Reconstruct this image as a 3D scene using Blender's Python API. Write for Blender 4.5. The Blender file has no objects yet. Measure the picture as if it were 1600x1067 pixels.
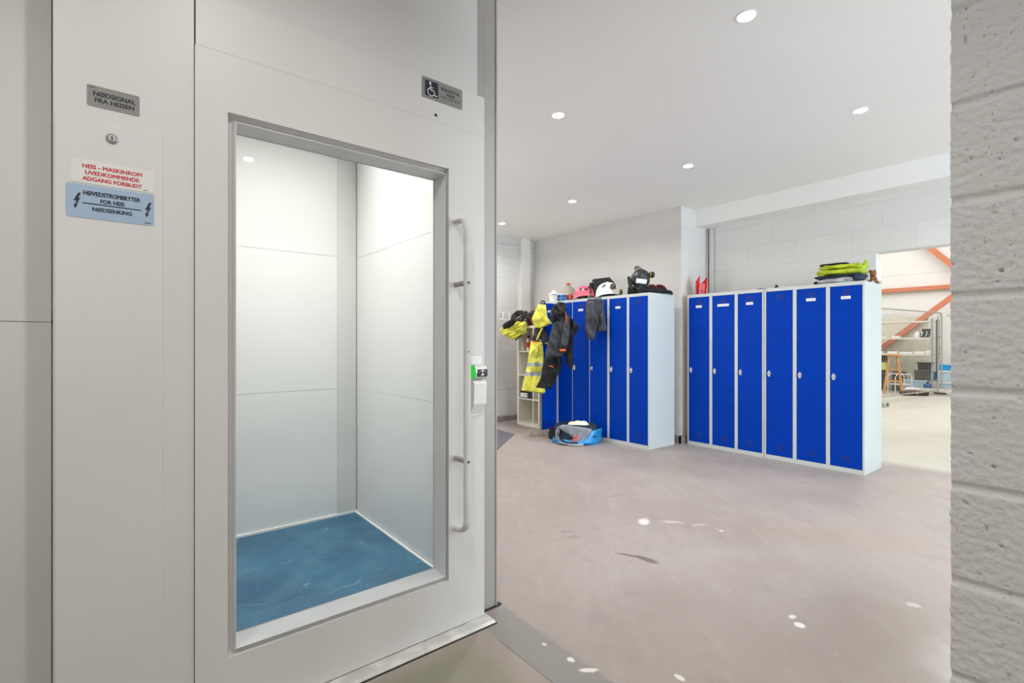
import bpy, bmesh, math, random
from mathutils import Vector, Matrix, noise
random.seed(7)
C = bpy.context.scene
COL = C.collection
PI = math.pi

# ------------------------------------------------------------------ camera, world, lights, exposure
cam_d = bpy.data.cameras.new('camera')
cam_d.sensor_width = 36.0
cam_d.lens = 36.0 * 765 / 1600
cam_d.shift_y = 0.001
cam_d.clip_start = 0.02
cam = bpy.data.objects.new('camera', cam_d)
COL.objects.link(cam)
cam.location = (0, 0, 1.228)
cam.rotation_euler = (math.radians(90), 0, math.radians(-38.6))
C.camera = cam

world = bpy.data.worlds.new('world')
C.world = world
world.use_nodes = True
world.node_tree.nodes['Background'].inputs[0].default_value = (0.80, 0.90, 1.0, 1)
world.node_tree.nodes['Background'].inputs[1].default_value = 0.6

C.view_settings.view_transform = 'Standard'
C.view_settings.look = 'None'
C.view_settings.exposure = 0.0
C.view_settings.gamma = 1.0


def area(name, loc, rot, sx, sy, power, color=(1, 1, 1), spread=180, shape='RECTANGLE'):
    l = bpy.data.lights.new(name, 'AREA')
    l.shape = shape
    l.size = sx
    if shape == 'RECTANGLE':
        l.size_y = sy
    l.energy = power
    l.color = color
    l.spread = math.radians(spread)
    o = bpy.data.objects.new(name, l)
    COL.objects.link(o)
    o.location = loc
    o.rotation_euler = rot
    return o


D = math.radians
# daylight through the window of the locker room (beyond the frame on the right), cool
area('daylight_locker_room', (3.9, -4.9, 1.7), (D(90), 0, 0), 3.2, 1.9, 310, (0.74, 0.89, 1.0))
# unseen fill light added behind the lift shaft to brighten the far corner
area('fill_light_behind_lift', (1.40, 4.85, 1.7), (0, D(-90), 0), 1.3, 1.7, 15, (0.98, 0.99, 1.0))
# unseen fill light added behind the camera to brighten the lobby
area('fill_light_lobby', (-0.5, -3.9, 2.1), (D(90), 0, 0), 2.0, 1.2, 24, (0.97, 0.985, 1.0))
# unseen area light added under the roof to make the hall bright
area('hall_fill_light', (11.5, 1.5, 5.9), (0, 0, 0), 8, 12, 700, (1.0, 1.0, 1.0))
# ceiling light of the lift car
area('lift_car_light', (0.75, 2.65, 2.83), (0, 0, 0), 0.9, 0.9, 22, (1.0, 0.965, 0.935), 106)
SPOTS = [(2.5, 1.21), (2.51, 2.6), (4.16, 1.19), (4.19, 2.58), (4.17, 4.08), (4.18, 5.46),
         (0.904, -1.18), (2.51, 4.08), (4.16, -0.2), (2.5, -0.2), (2.5, 5.46), (-0.8, -1.18), (0.3, 0.75), (-0.8, 0.75)]  # last two are unseen, added to light the lift front from above
for i, (x, y) in enumerate(SPOTS):
    area('spot_light', (x, y, 2.885), (0, 0, 0), 0.075, 0.075, (12 if y > 2 else 7) if x > 2 else (10.5 if y > 0 else 4), (1.0, 0.955, 0.91) if x > 2 else (1.0, 0.98, 0.95), 150, 'DISK')

# ------------------------------------------------------------------ materials


def lin(h):
    h = h.lstrip('#')
    v = [int(h[i:i + 2], 16) / 255 for i in (0, 2, 4)]
    return tuple((c / 12.92 if c <= 0.04045 else ((c + 0.055) / 1.055) ** 2.4) for c in v) + (1,)


class NT:
    """small node helper"""
    def __init__(s, name):
        s.m = bpy.data.materials.new(name)
        s.m.use_nodes = True
        s.t = s.m.node_tree
        s.b = s.t.nodes['Principled BSDF']
        s.co = None

    def n(s, typ, **k):
        o = s.t.nodes.new(typ)
        for a, v in k.items():
            setattr(o, a, v)
        return o

    def l(s, a, b):
        s.t.links.new(a, b)

    def put(s, sock, v):
        if isinstance(v, (int, float)):
            sock.default_value = v
        elif isinstance(v, tuple):
            sock.default_value = v
        else:
            s.l(v, sock)

    def coord(s):
        if not s.co:
            s.co = s.n('ShaderNodeTexCoord').outputs['Object']
        return s.co

    def m2(s, op, a, b=0.0, c=None):
        o = s.n('ShaderNodeMath', operation=op)
        s.put(o.inputs[0], a)
        s.put(o.inputs[1], b)
        if c is not None:
            s.put(o.inputs[2], c)
        return o.outputs[0]

    def noise(s, scale, detail=4, rough=0.55, vec=None):
        o = s.n('ShaderNodeTexNoise')
        o.inputs['Scale'].default_value = scale
        o.inputs['Detail'].default_value = detail
        o.inputs['Roughness'].default_value = rough
        s.l(vec if vec is not None else s.coord(), o.inputs['Vector'])
        return o.outputs['Fac']

    def ramp(s, f, a, b, va=0.0, vb=1.0):
        o = s.n('ShaderNodeMapRange', interpolation_type='SMOOTHSTEP')
        s.put(o.inputs[0], f)
        o.inputs[1].default_value = a
        o.inputs[2].default_value = b
        o.inputs[3].default_value = va
        o.inputs[4].default_value = vb
        return o.outputs[0]

    def mix(s, f, a, b):
        o = s.n('ShaderNodeMix', data_type='RGBA')
        s.put(o.inputs[0], f)
        s.put(o.inputs[6], a)
        s.put(o.inputs[7], b)
        return o.outputs[2]

    def bump(s, h, strength=0.3, dist=0.01, normal=None):
        o = s.n('ShaderNodeBump')
        o.inputs['Strength'].default_value = strength
        o.inputs['Distance'].default_value = dist
        s.l(h, o.inputs['Height'])
        if normal is not None:
            s.l(normal, o.inputs['Normal'])
        return o.outputs[0]

    def sep(s, v=None):
        o = s.n('ShaderNodeSeparateXYZ')
        s.l(v if v is not None else s.coord(), o.inputs[0])
        return o.outputs

    def comb(s, x, y, z):
        o = s.n('ShaderNodeCombineXYZ')
        s.put(o.inputs[0], x)
        s.put(o.inputs[1], y)
        s.put(o.inputs[2], z)
        return o.outputs[0]


def plain(name, hexc, rough=0.5, metal=0.0, vary=0.06, nscale=6, bump=0.0, bscale=200, bd=0.002, spec=0.5):
    t = NT(name)
    base = lin(hexc)
    f = t.noise(nscale, 3)
    dark = tuple(c * (1 - vary * 1.6) for c in base[:3]) + (1,)
    lite = tuple(min(1, c * (1 + vary)) for c in base[:3]) + (1,)
    t.l(t.mix(t.ramp(f, 0.3, 0.7), dark, lite), t.b.inputs['Base Color'])
    t.b.inputs['Roughness'].default_value = rough
    t.b.inputs['Metallic'].default_value = metal
    t.b.inputs['Specular IOR Level'].default_value = spec
    if bump:
        t.l(t.bump(t.noise(bscale, 2), bump, bd), t.b.inputs['Normal'])
    return t.m


def emit(name, col, s):
    t = NT(name)
    t.b.inputs['Base Color'].default_value = tuple(min(1, c_ * .8) for c_ in col[:3]) + (1,)
    t.b.inputs['Emission Color'].default_value = col
    t.b.inputs['Emission Strength'].default_value = s
    return t.m


M = {}
M['lift_paint'] = plain('lift_paint', '#dbd9d6', 0.42, vary=0.015, nscale=1.5, bump=0.05, bscale=260, bd=0.0006)
M['lift_plate'] = plain('lift_plate', '#dcdad7', 0.36, vary=0.015, nscale=2.0)
M['gap'] = plain('shadow_gap', '#5d5a57', 0.8)
M['reveal'] = plain('satin_aluminium', '#e2e5e6', 0.45, 0.0, vary=0.02)
M['steel'] = plain('brushed_steel', '#c9c9c7', 0.28, 0.85, vary=0.04, nscale=30)
M['alu'] = plain('anodised_aluminium', '#aca7a2', 0.45, 0.15, vary=0.02, nscale=3)
M['sill'] = plain('worn_aluminium', '#d6d5d0', 0.45, 0.2, vary=0.10, nscale=14)
M['car_wall'] = plain('car_wall_panel', '#e4e4e2', 0.35, vary=0.01, nscale=2)
M['car_strip'] = plain('car_corner_strip', '#d2d2cf', 0.4, vary=0.01)
M['rubber'] = plain('handle_coating', '#d8d6d3', 0.5, vary=0.03)
M['sticker_grey'] = plain('sticker_grey', '#8b8985', 0.45, vary=0.02)
M['sticker_blue'] = plain('sticker_blue', '#a3b9d0', 0.4, vary=0.01)
M['sticker_white'] = plain('sticker_white', '#e4e1dc', 0.4, vary=0.01)
M['ink'] = plain('ink_navy', '#12202c', 0.5)
M['ink_red'] = plain('ink_red', '#c8203c', 0.5)
M['black'] = plain('black_plastic', '#18181a', 0.4)
M['white'] = plain('white_plastic', '#f0efec', 0.45, vary=0.02)
M['green'] = emit('green_led', (0.03, 0.75, 0.05, 1), 0.45)
M['blue'] = plain('locker_blue', '#003aa8', 0.42, vary=0.03, nscale=4, spec=0.08)
M['navy_grid'] = plain('vent_shadow', '#062a78', 0.5)
M['locker_grey'] = plain('locker_grey', '#c6cccb', 0.4, vary=0.015, nscale=3)
M['chrome'] = plain('chrome', '#e6e6e6', 0.15, 0.9)
M['charcoal'] = plain('charcoal_cloth', '#2c2d32', 0.75, vary=0.25, nscale=12, bump=0.4, bscale=90, bd=0.004)
M['slate'] = plain('slate_cloth', '#3c3d44', 0.7, vary=0.2, nscale=12, bump=0.4, bscale=60, bd=0.004)
M['blackcloth'] = plain('black_cloth', '#141417', 0.8, vary=0.3, nscale=14, bump=0.4, bscale=60, bd=0.004)
M['navycloth'] = plain('navy_cloth', '#1c2a3c', 0.8, vary=0.2, nscale=14, bump=0.3, bscale=60, bd=0.004)
M['hivis'] = plain('hi_vis_yellow', '#ebe95e', 0.7, vary=0.12, nscale=14, bump=0.5, bscale=40, bd=0.006)
M['lime'] = plain('lime_cloth', '#b3c42a', 0.75, vary=0.25, nscale=20, bump=0.5, bscale=40, bd=0.006)
M['reflex'] = plain('reflective_tape', '#a9b0ae', 0.4, 0.2, vary=0.06)
M['orange'] = plain('orange_cloth', '#f0602a', 0.6)
M['greycloth'] = plain('grey_cloth', '#b4b5bc', 0.8, vary=0.15, nscale=20, bump=0.4, bscale=60, bd=0.004)
M['pink'] = plain('pink_helmet_shell', '#e56a80', 0.3, vary=0.05)
M['helmet_white'] = plain('white_helmet_shell', '#f2f0ea', 0.3, vary=0.03)
M['helmet_black'] = plain('black_helmet_shell', '#2c2e31', 0.4, vary=0.5, nscale=40, bump=0.3, bscale=60, bd=0.003)
M['muff_grey'] = plain('muff_grey', '#4c4b49', 0.45, vary=0.1)
M['muff_yellow'] = plain('muff_yellow', '#e0b020', 0.5)
M['redmetal'] = plain('red_painted_metal', '#d8141e', 0.35, vary=0.05)
M['darkred'] = plain('dark_red_lining', '#7c1420', 0.7, vary=0.2)
M['canister'] = plain('canister_plastic', '#aba59b', 0.5, vary=0.04)
M['bluebag'] = plain('blue_woven_plastic', '#1f8fd0', 0.3, vary=0.2, nscale=9, bump=0.5, bscale=25, bd=0.01)
M['bluebin'] = plain('blue_plastic', '#2a66a8', 0.4, vary=0.3, nscale=30)
M['bright_blue'] = plain('bright_blue_lid', '#2aa3e2', 0.4)
M['tote'] = plain('translucent_tote', '#bcd3e0', 0.4, vary=0.1)
M['shelf_white'] = plain('shelf_laminate', '#e6e1d4', 0.45, vary=0.01)
M['wood'] = plain('pine_wood', '#d99a50', 0.5, vary=0.12, nscale=12)
M['bag_grey'] = plain('grey_bag_fabric', '#8a9099', 0.75, vary=0.12, nscale=14)
M['greywood'] = plain('weathered_wood', '#a89e92', 0.7, vary=0.2, nscale=18)
M['brown'] = plain('brown_fur', '#8a5a3a', 0.9, vary=0.35, nscale=60, bump=0.5, bscale=150, bd=0.004)
M['brownrug'] = plain('brown_rug', '#5b443c', 0.9, vary=0.3, nscale=30)
M['orange_steel'] = plain('primer_painted_steel', '#d68562', 0.5, vary=0.04)
M['galv'] = plain('galvanised_steel', '#b4b6b4', 0.4, 0.5, vary=0.08, nscale=20)
M['concrete_block'] = plain('concrete_foot', '#b9b8ae', 0.85, vary=0.12, nscale=20)
M['kerb'] = plain('kerb_concrete', '#8f8883', 0.85, vary=0.1, nscale=10)
M['mat'] = plain('entrance_mat', '#6b6570', 0.95, vary=0.12, nscale=40, bump=0.4, bscale=300)
M['board'] = plain('cream_board', '#dedcca', 0.7, vary=0.04)
M['paper'] = plain('paper', '#ecebe8', 0.7, vary=0.01)
M['ceil'] = plain('ceiling_paint', '#f6f4f1', 0.6, vary=0.01, nscale=0.7)
M['plaster'] = plain('smooth_wall_paint', '#dedbd7', 0.55, vary=0.03, nscale=1.6, bump=0.08, bscale=180, bd=0.001)
M['hall_wall'] = plain('hall_wall_panel', '#f1f0ec', 0.5, vary=0.01)
M['lens'] = emit('lamp_lens', (1.0, 0.97, 0.92, 1), 30)
M['brass'] = plain('yellow_green_plastic', '#cfd67a', 0.5)


def blockwork(name, hexc, axis, y_off, z_off, L=0.535, Hh=0.25):
    """painted lightweight-aggregate blocks: rough face, raked joints. axis: which coordinate runs along the wall"""
    t = NT(name)
    sx = t.sep()
    u = sx[1] if axis == 'y' else sx[0]
    vec = t.comb(t.m2('ADD', u, y_off), t.m2('ADD', sx[2], z_off), 0.0)
    br = t.n('ShaderNodeTexBrick')
    t.l(vec, br.inputs['Vector'])
    br.inputs['Scale'].default_value = 1.0
    br.inputs['Mortar Size'].default_value = 0.006
    br.inputs['Mortar Smooth'].default_value = 0.3
    br.inputs['Brick Width'].default_value = L
    br.inputs['Row Height'].default_value = Hh
    br.offset = 0.5
    base = lin(hexc)
    br.inputs['Color1'].default_value = base
    br.inputs['Color2'].default_value = tuple(c * 0.96 for c in base[:3]) + (1,)
    br.inputs['Mortar'].default_value = tuple(c * 0.94 for c in base[:3]) + (1,)
    pit = t.ramp(t.noise(130, 2, 0.5), 0.30, 0.40, 1.0, 0.0)
    colr = t.mix(t.m2('MULTIPLY', pit, 0.28), br.outputs['Color'], tuple(c * 0.45 for c in base[:3]) + (1,))
    t.l(colr, t.b.inputs['Base Color'])
    t.b.inputs['Roughness'].default_value = 0.7
    h = t.m2('SUBTRACT', t.m2('MULTIPLY', t.noise(110, 3), 0.8), t.m2('MULTIPLY', br.outputs['Fac'], 1.2))
    h = t.m2('SUBTRACT', h, t.m2('MULTIPLY', pit, 0.5))
    t.l(t.bump(h, 0.45, 0.006), t.b.inputs['Normal'])
    return t.m


M['block_far'] = blockwork('painted_blockwork', '#e8e5e1', 'y', -0.440, -2.135 + 2.5)
M['block_pier'] = blockwork('painted_blockwork_pier', '#dedbd7', 'y', 0.03, -2.14 + 2.5)
M['block_jamb'] = blockwork('painted_blockwork_end', '#dad7d3', 'x', 0.0, -2.135 + 2.5)


def rough_block():
    t = NT('rough_painted_block')
    base = lin('#e2e1df')
    pit = t.ramp(t.noise(150, 2, 0.5), 0.27, 0.34, 1.0, 0.0)
    c = t.mix(t.m2('MULTIPLY', pit, 0.6), base, lin('#5e5c5a'))
    t.l(c, t.b.inputs['Base Color'])
    t.b.inputs['Roughness'].default_value = 0.6
    v = t.n('ShaderNodeTexVoronoi')
    v.inputs['Scale'].default_value = 190
    t.l(t.coord(), v.inputs['Vector'])
    h = t.m2('ADD', t.m2('MULTIPLY', v.outputs['Distance'], -0.8), t.m2('MULTIPLY', t.noise(90, 3), 0.8))
    h = t.m2('SUBTRACT', h, pit)
    t.l(t.bump(h, 0.3, 0.0025), t.b.inputs['Normal'])
    return t.m


M['rough_block'] = rough_block()


def ribbed_panel():
    t = NT('ribbed_wall_panel')
    s = t.sep()
    z = s[2]
    a = t.m2('FRACT', t.m2('MULTIPLY', z, 1 / 0.115))
    groove = t.ramp(t.m2('ABSOLUTE', t.m2('SUBTRACT', a, 0.5)), 0.0, 0.09, 1.0, 0.0)
    b = t.m2('FRACT', t.m2('MULTIPLY', t.m2('ADD', z, 0.09), 1 / 1.15))
    seam = t.ramp(t.m2('ABSOLUTE', t.m2('SUBTRACT', b, 0.5)), 0.0, 0.008, 1.0, 0.0)
    base = lin('#d2d0cc')
    c = t.mix(t.m2('MULTIPLY', groove, 0.10), base, lin('#8e8b87'))
    c = t.mix(t.m2('MULTIPLY', seam, 0.6), c, lin('#77746f'))
    t.l(c, t.b.inputs['Base Color'])
    t.b.inputs['Roughness'].default_value = 0.5
    t.l(t.bump(t.m2('MULTIPLY', t.m2('ADD', groove, seam), -1), 0.2, 0.006), t.b.inputs['Normal'])
    return t.m


M['ribbed'] = ribbed_panel()


def floor_mat():
    t = NT('worn_concrete_floor')
    s = t.sep()
    n1 = t.noise(0.9, 5, 0.6)
    n2 = t.noise(7, 5, 0.65)
    n3 = t.noise(260, 2, 0.5)
    c = t.mix(t.ramp(n1, 0.32, 0.68), lin('#a0958e'), lin('#a9a09b'))
    c = t.mix(t.m2('MULTIPLY', t.ramp(n2, 0.5, 0.75), 0.35), c, lin('#877d74'))
    c = t.mix(t.m2('MULTIPLY', t.ramp(t.noise(2.2, 4, 0.6), 0.56, 0.72), 0.3), c, lin('#9a9694'))
    c = t.mix(t.m2('MULTIPLY', t.ramp(n3, 0.40, 0.62), 0.38), c, lin('#857a70'))
    sv = t.comb(t.m2('MULTIPLY', t.m2('ADD', s[0], s[1]), 1.2), t.m2('MULTIPLY', t.m2('SUBTRACT', s[0], s[1]), 5.0), 0.0)
    c = t.mix(t.m2('MULTIPLY', t.ramp(t.noise(1.3, 4, 0.6, sv), 0.45, 0.8), 0.22), c, lin('#b9b2ac'))
    c = t.mix(t.m2('MULTIPLY', t.ramp(t.noise(26, 5, 0.75), 0.55, 0.75), 0.28), c, lin('#857b73'))
    # same concrete in the hall, colour lightened to stand for the stronger light
    hall = t.ramp(s[0], 5.95, 6.3)
    c = t.mix(hall, c, t.mix(t.ramp(n1, 0.3, 0.7), lin('#bfbbb0'), lin('#c6c3b8')))

    wob = t.m2('MULTIPLY', t.m2('SUBTRACT', t.noise(9, 3), 0.5), 0.05)

    def band(x0, x1, y0, y1, soft):
        xx = t.m2('ADD', s[0], wob)
        f = t.m2('MULTIPLY', t.ramp(xx, x0 - soft, x0 + soft), t.ramp(xx, x1 - soft, x1 + soft, 1.0, 0.0))
        g = t.m2('MULTIPLY', t.ramp(s[1], y0 - soft, y0 + soft), t.ramp(s[1], y1 - soft, y1 + soft, 1.0, 0.0))
        return t.m2('MULTIPLY', f, g)
    # greenish painted part in front of the lift and the filled trench beside it
    c = t.mix(t.m2('MULTIPLY', band(-2.0, 1.12, 1.0, 1.67, 0.05), 0.75), c, lin('#87866f'))
    c = t.mix(t.m2('MULTIPLY', band(1.0, 1.218, -1.0, 1.9, 0.012), 0.3), c, lin('#8f8676'))
    c = t.mix(t.m2('MULTIPLY', band(1.218, 1.39, 0.2, 1.80, 0.012), 0.85), c, lin('#85827f'))
    crack = t.ramp(t.m2('ABSOLUTE', t.m2('SUBTRACT', t.m2('ADD', s[0], t.m2('MULTIPLY', wob, 0.15)), 1.218)), 0.0, 0.004, 0.8, 0.0)
    c = t.mix(t.m2('MULTIPLY', crack, t.ramp(s[1], 1.6, 1.63, 1.0, 0.0)), c, lin('#4b4742'))

    nx = t.m2('ADD', t.m2('MULTIPLY', t.m2('SUBTRACT', t.noise(14, 3), 0.5), 0.10), t.m2('MULTIPLY', t.m2('SUBTRACT', t.noise(60, 3), 0.5), 0.03))
    fw = t.m2('MULTIPLY', t.m2('SUBTRACT', t.noise(70, 3), 0.5), 0.022)

    def blob(cx, cy, rx, ry, ang, hexc, amt, edge=0.35, dist=1.0):
        ca, sa = math.cos(ang), math.sin(ang)
        dx = t.m2('SUBTRACT', t.m2('ADD', s[0], t.m2('MULTIPLY', nx, dist)), cx)
        dy = t.m2('SUBTRACT', t.m2('ADD', s[1], t.m2('ADD', t.m2('MULTIPLY', wob, dist), fw)), cy)
        a = t.m2('DIVIDE', t.m2('ADD', t.m2('MULTIPLY', dx, ca), t.m2('MULTIPLY', dy, sa)), rx)
        b = t.m2('DIVIDE', t.m2('SUBTRACT', t.m2('MULTIPLY', dy, ca), t.m2('MULTIPLY', dx, sa)), ry)
        r = t.m2('SQRT', t.m2('ADD', t.m2('MULTIPLY', a, a), t.m2('MULTIPLY', b, b)))
        f = t.m2('MULTIPLY', t.ramp(r, 1 - edge, 1 + edge, 1.0, 0.0), amt)
        return t.mix(f, c, lin(hexc))
    for b in [(2.29, 1.79, 0.075, 0.012, -1.1, '#6a605a', 0.85, 0.35, 0.15), (2.325, 1.69, 0.07, 0.024, -1.45, '#6a605a', 0.9, 0.3, 0.15),
              (2.27, 2.26, 0.055, 0.018, -0.7, '#7f7772', 0.6, 0.3, 0.2), (2.25, 2.17, 0.04, 0.015, -0.7, '#7f7772', 0.55, 0.3, 0.2),
              (2.80, 2.06, 0.06, 0.035, 0.5, '#e9e2dc', 0.8, 0.5, 0.7), (2.95, 1.93, 0.06, 0.025, -0.9, '#cfc7c0', 0.6, 0.7, 1.0), (3.05, 1.78, 0.05, 0.02, -0.5, '#cfc7c0', 0.5, 0.7, 1.0),
              (1.37, 1.255, 0.012, 0.034, 0.9, '#e4e0dc', 0.9, 0.3, 0.15), (1.36, 1.34, 0.012, 0.014, 0, '#e4e0dc', 0.9, 0.3, 0.15),
              (1.345, 1.475, 0.008, 0.012, 0, '#d9d5d0', 0.9, 0.3, 0.1), (1.60, 1.02, 0.012, 0.02, 0, '#e4e0dc', 0.9, 0.3, 0.15),
              (2.45, 0.33, 0.2, 0.12, 0.6, '#cbc5c0', 0.6, 0.8, 2.0), (2.9, 0.62, 0.02, 0.03, 0.6, '#d6d0cb', 0.7, 0.4, 0.3),
              (2.75, 1.25, 0.25, 0.10, -0.7, '#9c8f86', 0.5, 0.8, 2.0), (3.5, 1.2, 0.5, 0.16, -0.9, '#a5917f', 0.35, 0.8, 2.0),
              (2.0, 0.7, 0.6, 0.35, 0.5, '#84796f', 0.5, 0.8, 2.0), (1.9, 1.3, 0.35, 0.2, 0.2, '#877c73', 0.35, 0.8, 2.0), (2.35, 0.93, 0.02, 0.012, 0, '#e0dad5', 0.8, 0.4, 0.2),
              (2.6, 2.9, 0.30, 0.01, -0.8, '#a08f80', 0.6, 0.5, 0.8), (3.1, 2.55, 0.08, 0.01, -0.2, '#8d8178', 0.6, 0.4, 0.5),
              (2.6, 0.7, 0.45, 0.22, 0.3, '#7f746b', 0.5, 0.8, 2.0)]:
        c = blob(*b)
    # paint drops and grit of varied size
    for sc_, rad, amt, hx_ in ((2.6, 0.07, 0.8, '#ddd7d1'), (6.0, 0.06, 0.7, '#d6cfc8'), (13.0, 0.08, 0.55, '#cdc5bd'), (8.0, 0.05, 0.6, '#6b615a')):
        v = t.n('ShaderNodeTexVoronoi')
        v.inputs['Scale'].default_value = sc_
        off = t.n('ShaderNodeVectorMath', operation='ADD')
        t.l(t.coord(), off.inputs[0])
        off.inputs[1].default_value = (sc_ * 3.1, sc_ * 1.7, 0.0)
        t.l(off.outputs[0], v.inputs['Vector'])
        rnd = t.sep(v.outputs['Color'])[0]
        rr_ = t.m2('MULTIPLY', t.m2('POWER', rnd, 5.0), rad)
        dst = t.m2('SUBTRACT', t.m2('ADD', v.outputs['Distance'], t.m2('MULTIPLY', fw, sc_ * 0.25)), rr_)
        c = t.mix(t.m2('MULTIPLY', t.ramp(dst, 0.0, 0.004 * sc_ ** .5, 1.0, 0.0), amt), c, lin(hx_))
    wide = t.m2('MULTIPLY', t.ramp(t.noise(1.6, 5, 0.7), 0.55, 0.75), t.ramp(t.noise(30, 3, 0.7), 0.5, 0.7))
    c = t.mix(t.m2('MULTIPLY', wide, 0.45), c, lin('#d0c9c3'))
    t.l(c, t.b.inputs['Base Color'])
    t.l(t.ramp(n1, 0.3, 0.7, 0.42, 0.6), t.b.inputs['Roughness'])
    t.b.inputs['Specular IOR Level'].default_value = 0.35
    t.l(t.bump(t.noise(120, 3), 0.15, 0.003), t.b.inputs['Normal'])
    return t.m


M['floor'] = floor_mat()


def lift_floor():
    t = NT('blue_vinyl_floor')
    c = t.mix(t.ramp(t.noise(3, 4), 0.3, 0.7), lin('#194f6e'), lin('#286280'))
    s = t.sep()
    c = t.mix(t.m2('MULTIPLY', t.ramp(t.noise(5.0, 5, 0.7), 0.45, 0.75), 0.35), c, lin('#5c8894'))
    for k, (sc, th) in enumerate([(2.0, 0.004), (3.1, 0.003), (4.2, 0.0035)]):
        o = t.n('ShaderNodeTexNoise')
        o.inputs['Scale'].default_value = sc
        o.inputs['Detail'].default_value = 2
        t.l(t.comb(t.m2('ADD', s[0], k * 3.3), t.m2('MULTIPLY', s[1], 1.0 + k * 0.7), 0.0), o.inputs['Vector'])
        line = t.ramp(t.m2('ABSOLUTE', t.m2('SUBTRACT', o.outputs['Fac'], 0.46 + 0.04 * k)), 0.0, th, 1.0, 0.0)
        msk = t.ramp(t.noise(4.5 + k, 2), 0.52, 0.62)
        c = t.mix(t.m2('MULTIPLY', t.m2('MULTIPLY', line, msk), 0.4), c, lin('#a9c3cc'))
    c = t.mix(t.m2('MULTIPLY', t.ramp(t.noise(180, 2), 0.6, 0.75), 0.3), c, lin('#8fb3c2'))
    t.l(c, t.b.inputs['Base Color'])
    t.b.inputs['Roughness'].default_value = 0.45
    return t.m


M['lift_floor'] = lift_floor()


def glass_mat():
    t = NT('window_glass')
    out = [n for n in t.t.nodes if n.type == 'OUTPUT_MATERIAL'][0]
    tr = t.n('ShaderNodeBsdfTransparent')
    tr.inputs[0].default_value = (0.965, 0.985, 0.98, 1)
    gl = t.n('ShaderNodeBsdfGlossy')
    gl.inputs['Roughness'].default_value = 0.02
    fr = t.n('ShaderNodeFresnel')
    fr.inputs[0].default_value = 1.35
    mx = t.n('ShaderNodeMixShader')
    t.l(fr.outputs[0], mx.inputs[0])
    t.l(tr.outputs[0], mx.inputs[1])
    t.l(gl.outputs[0], mx.inputs[2])
    t.l(mx.outputs[0], out.inputs['Surface'])
    return t.m


M['glass'] = glass_mat()

# ------------------------------------------------------------------ mesh building


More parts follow.
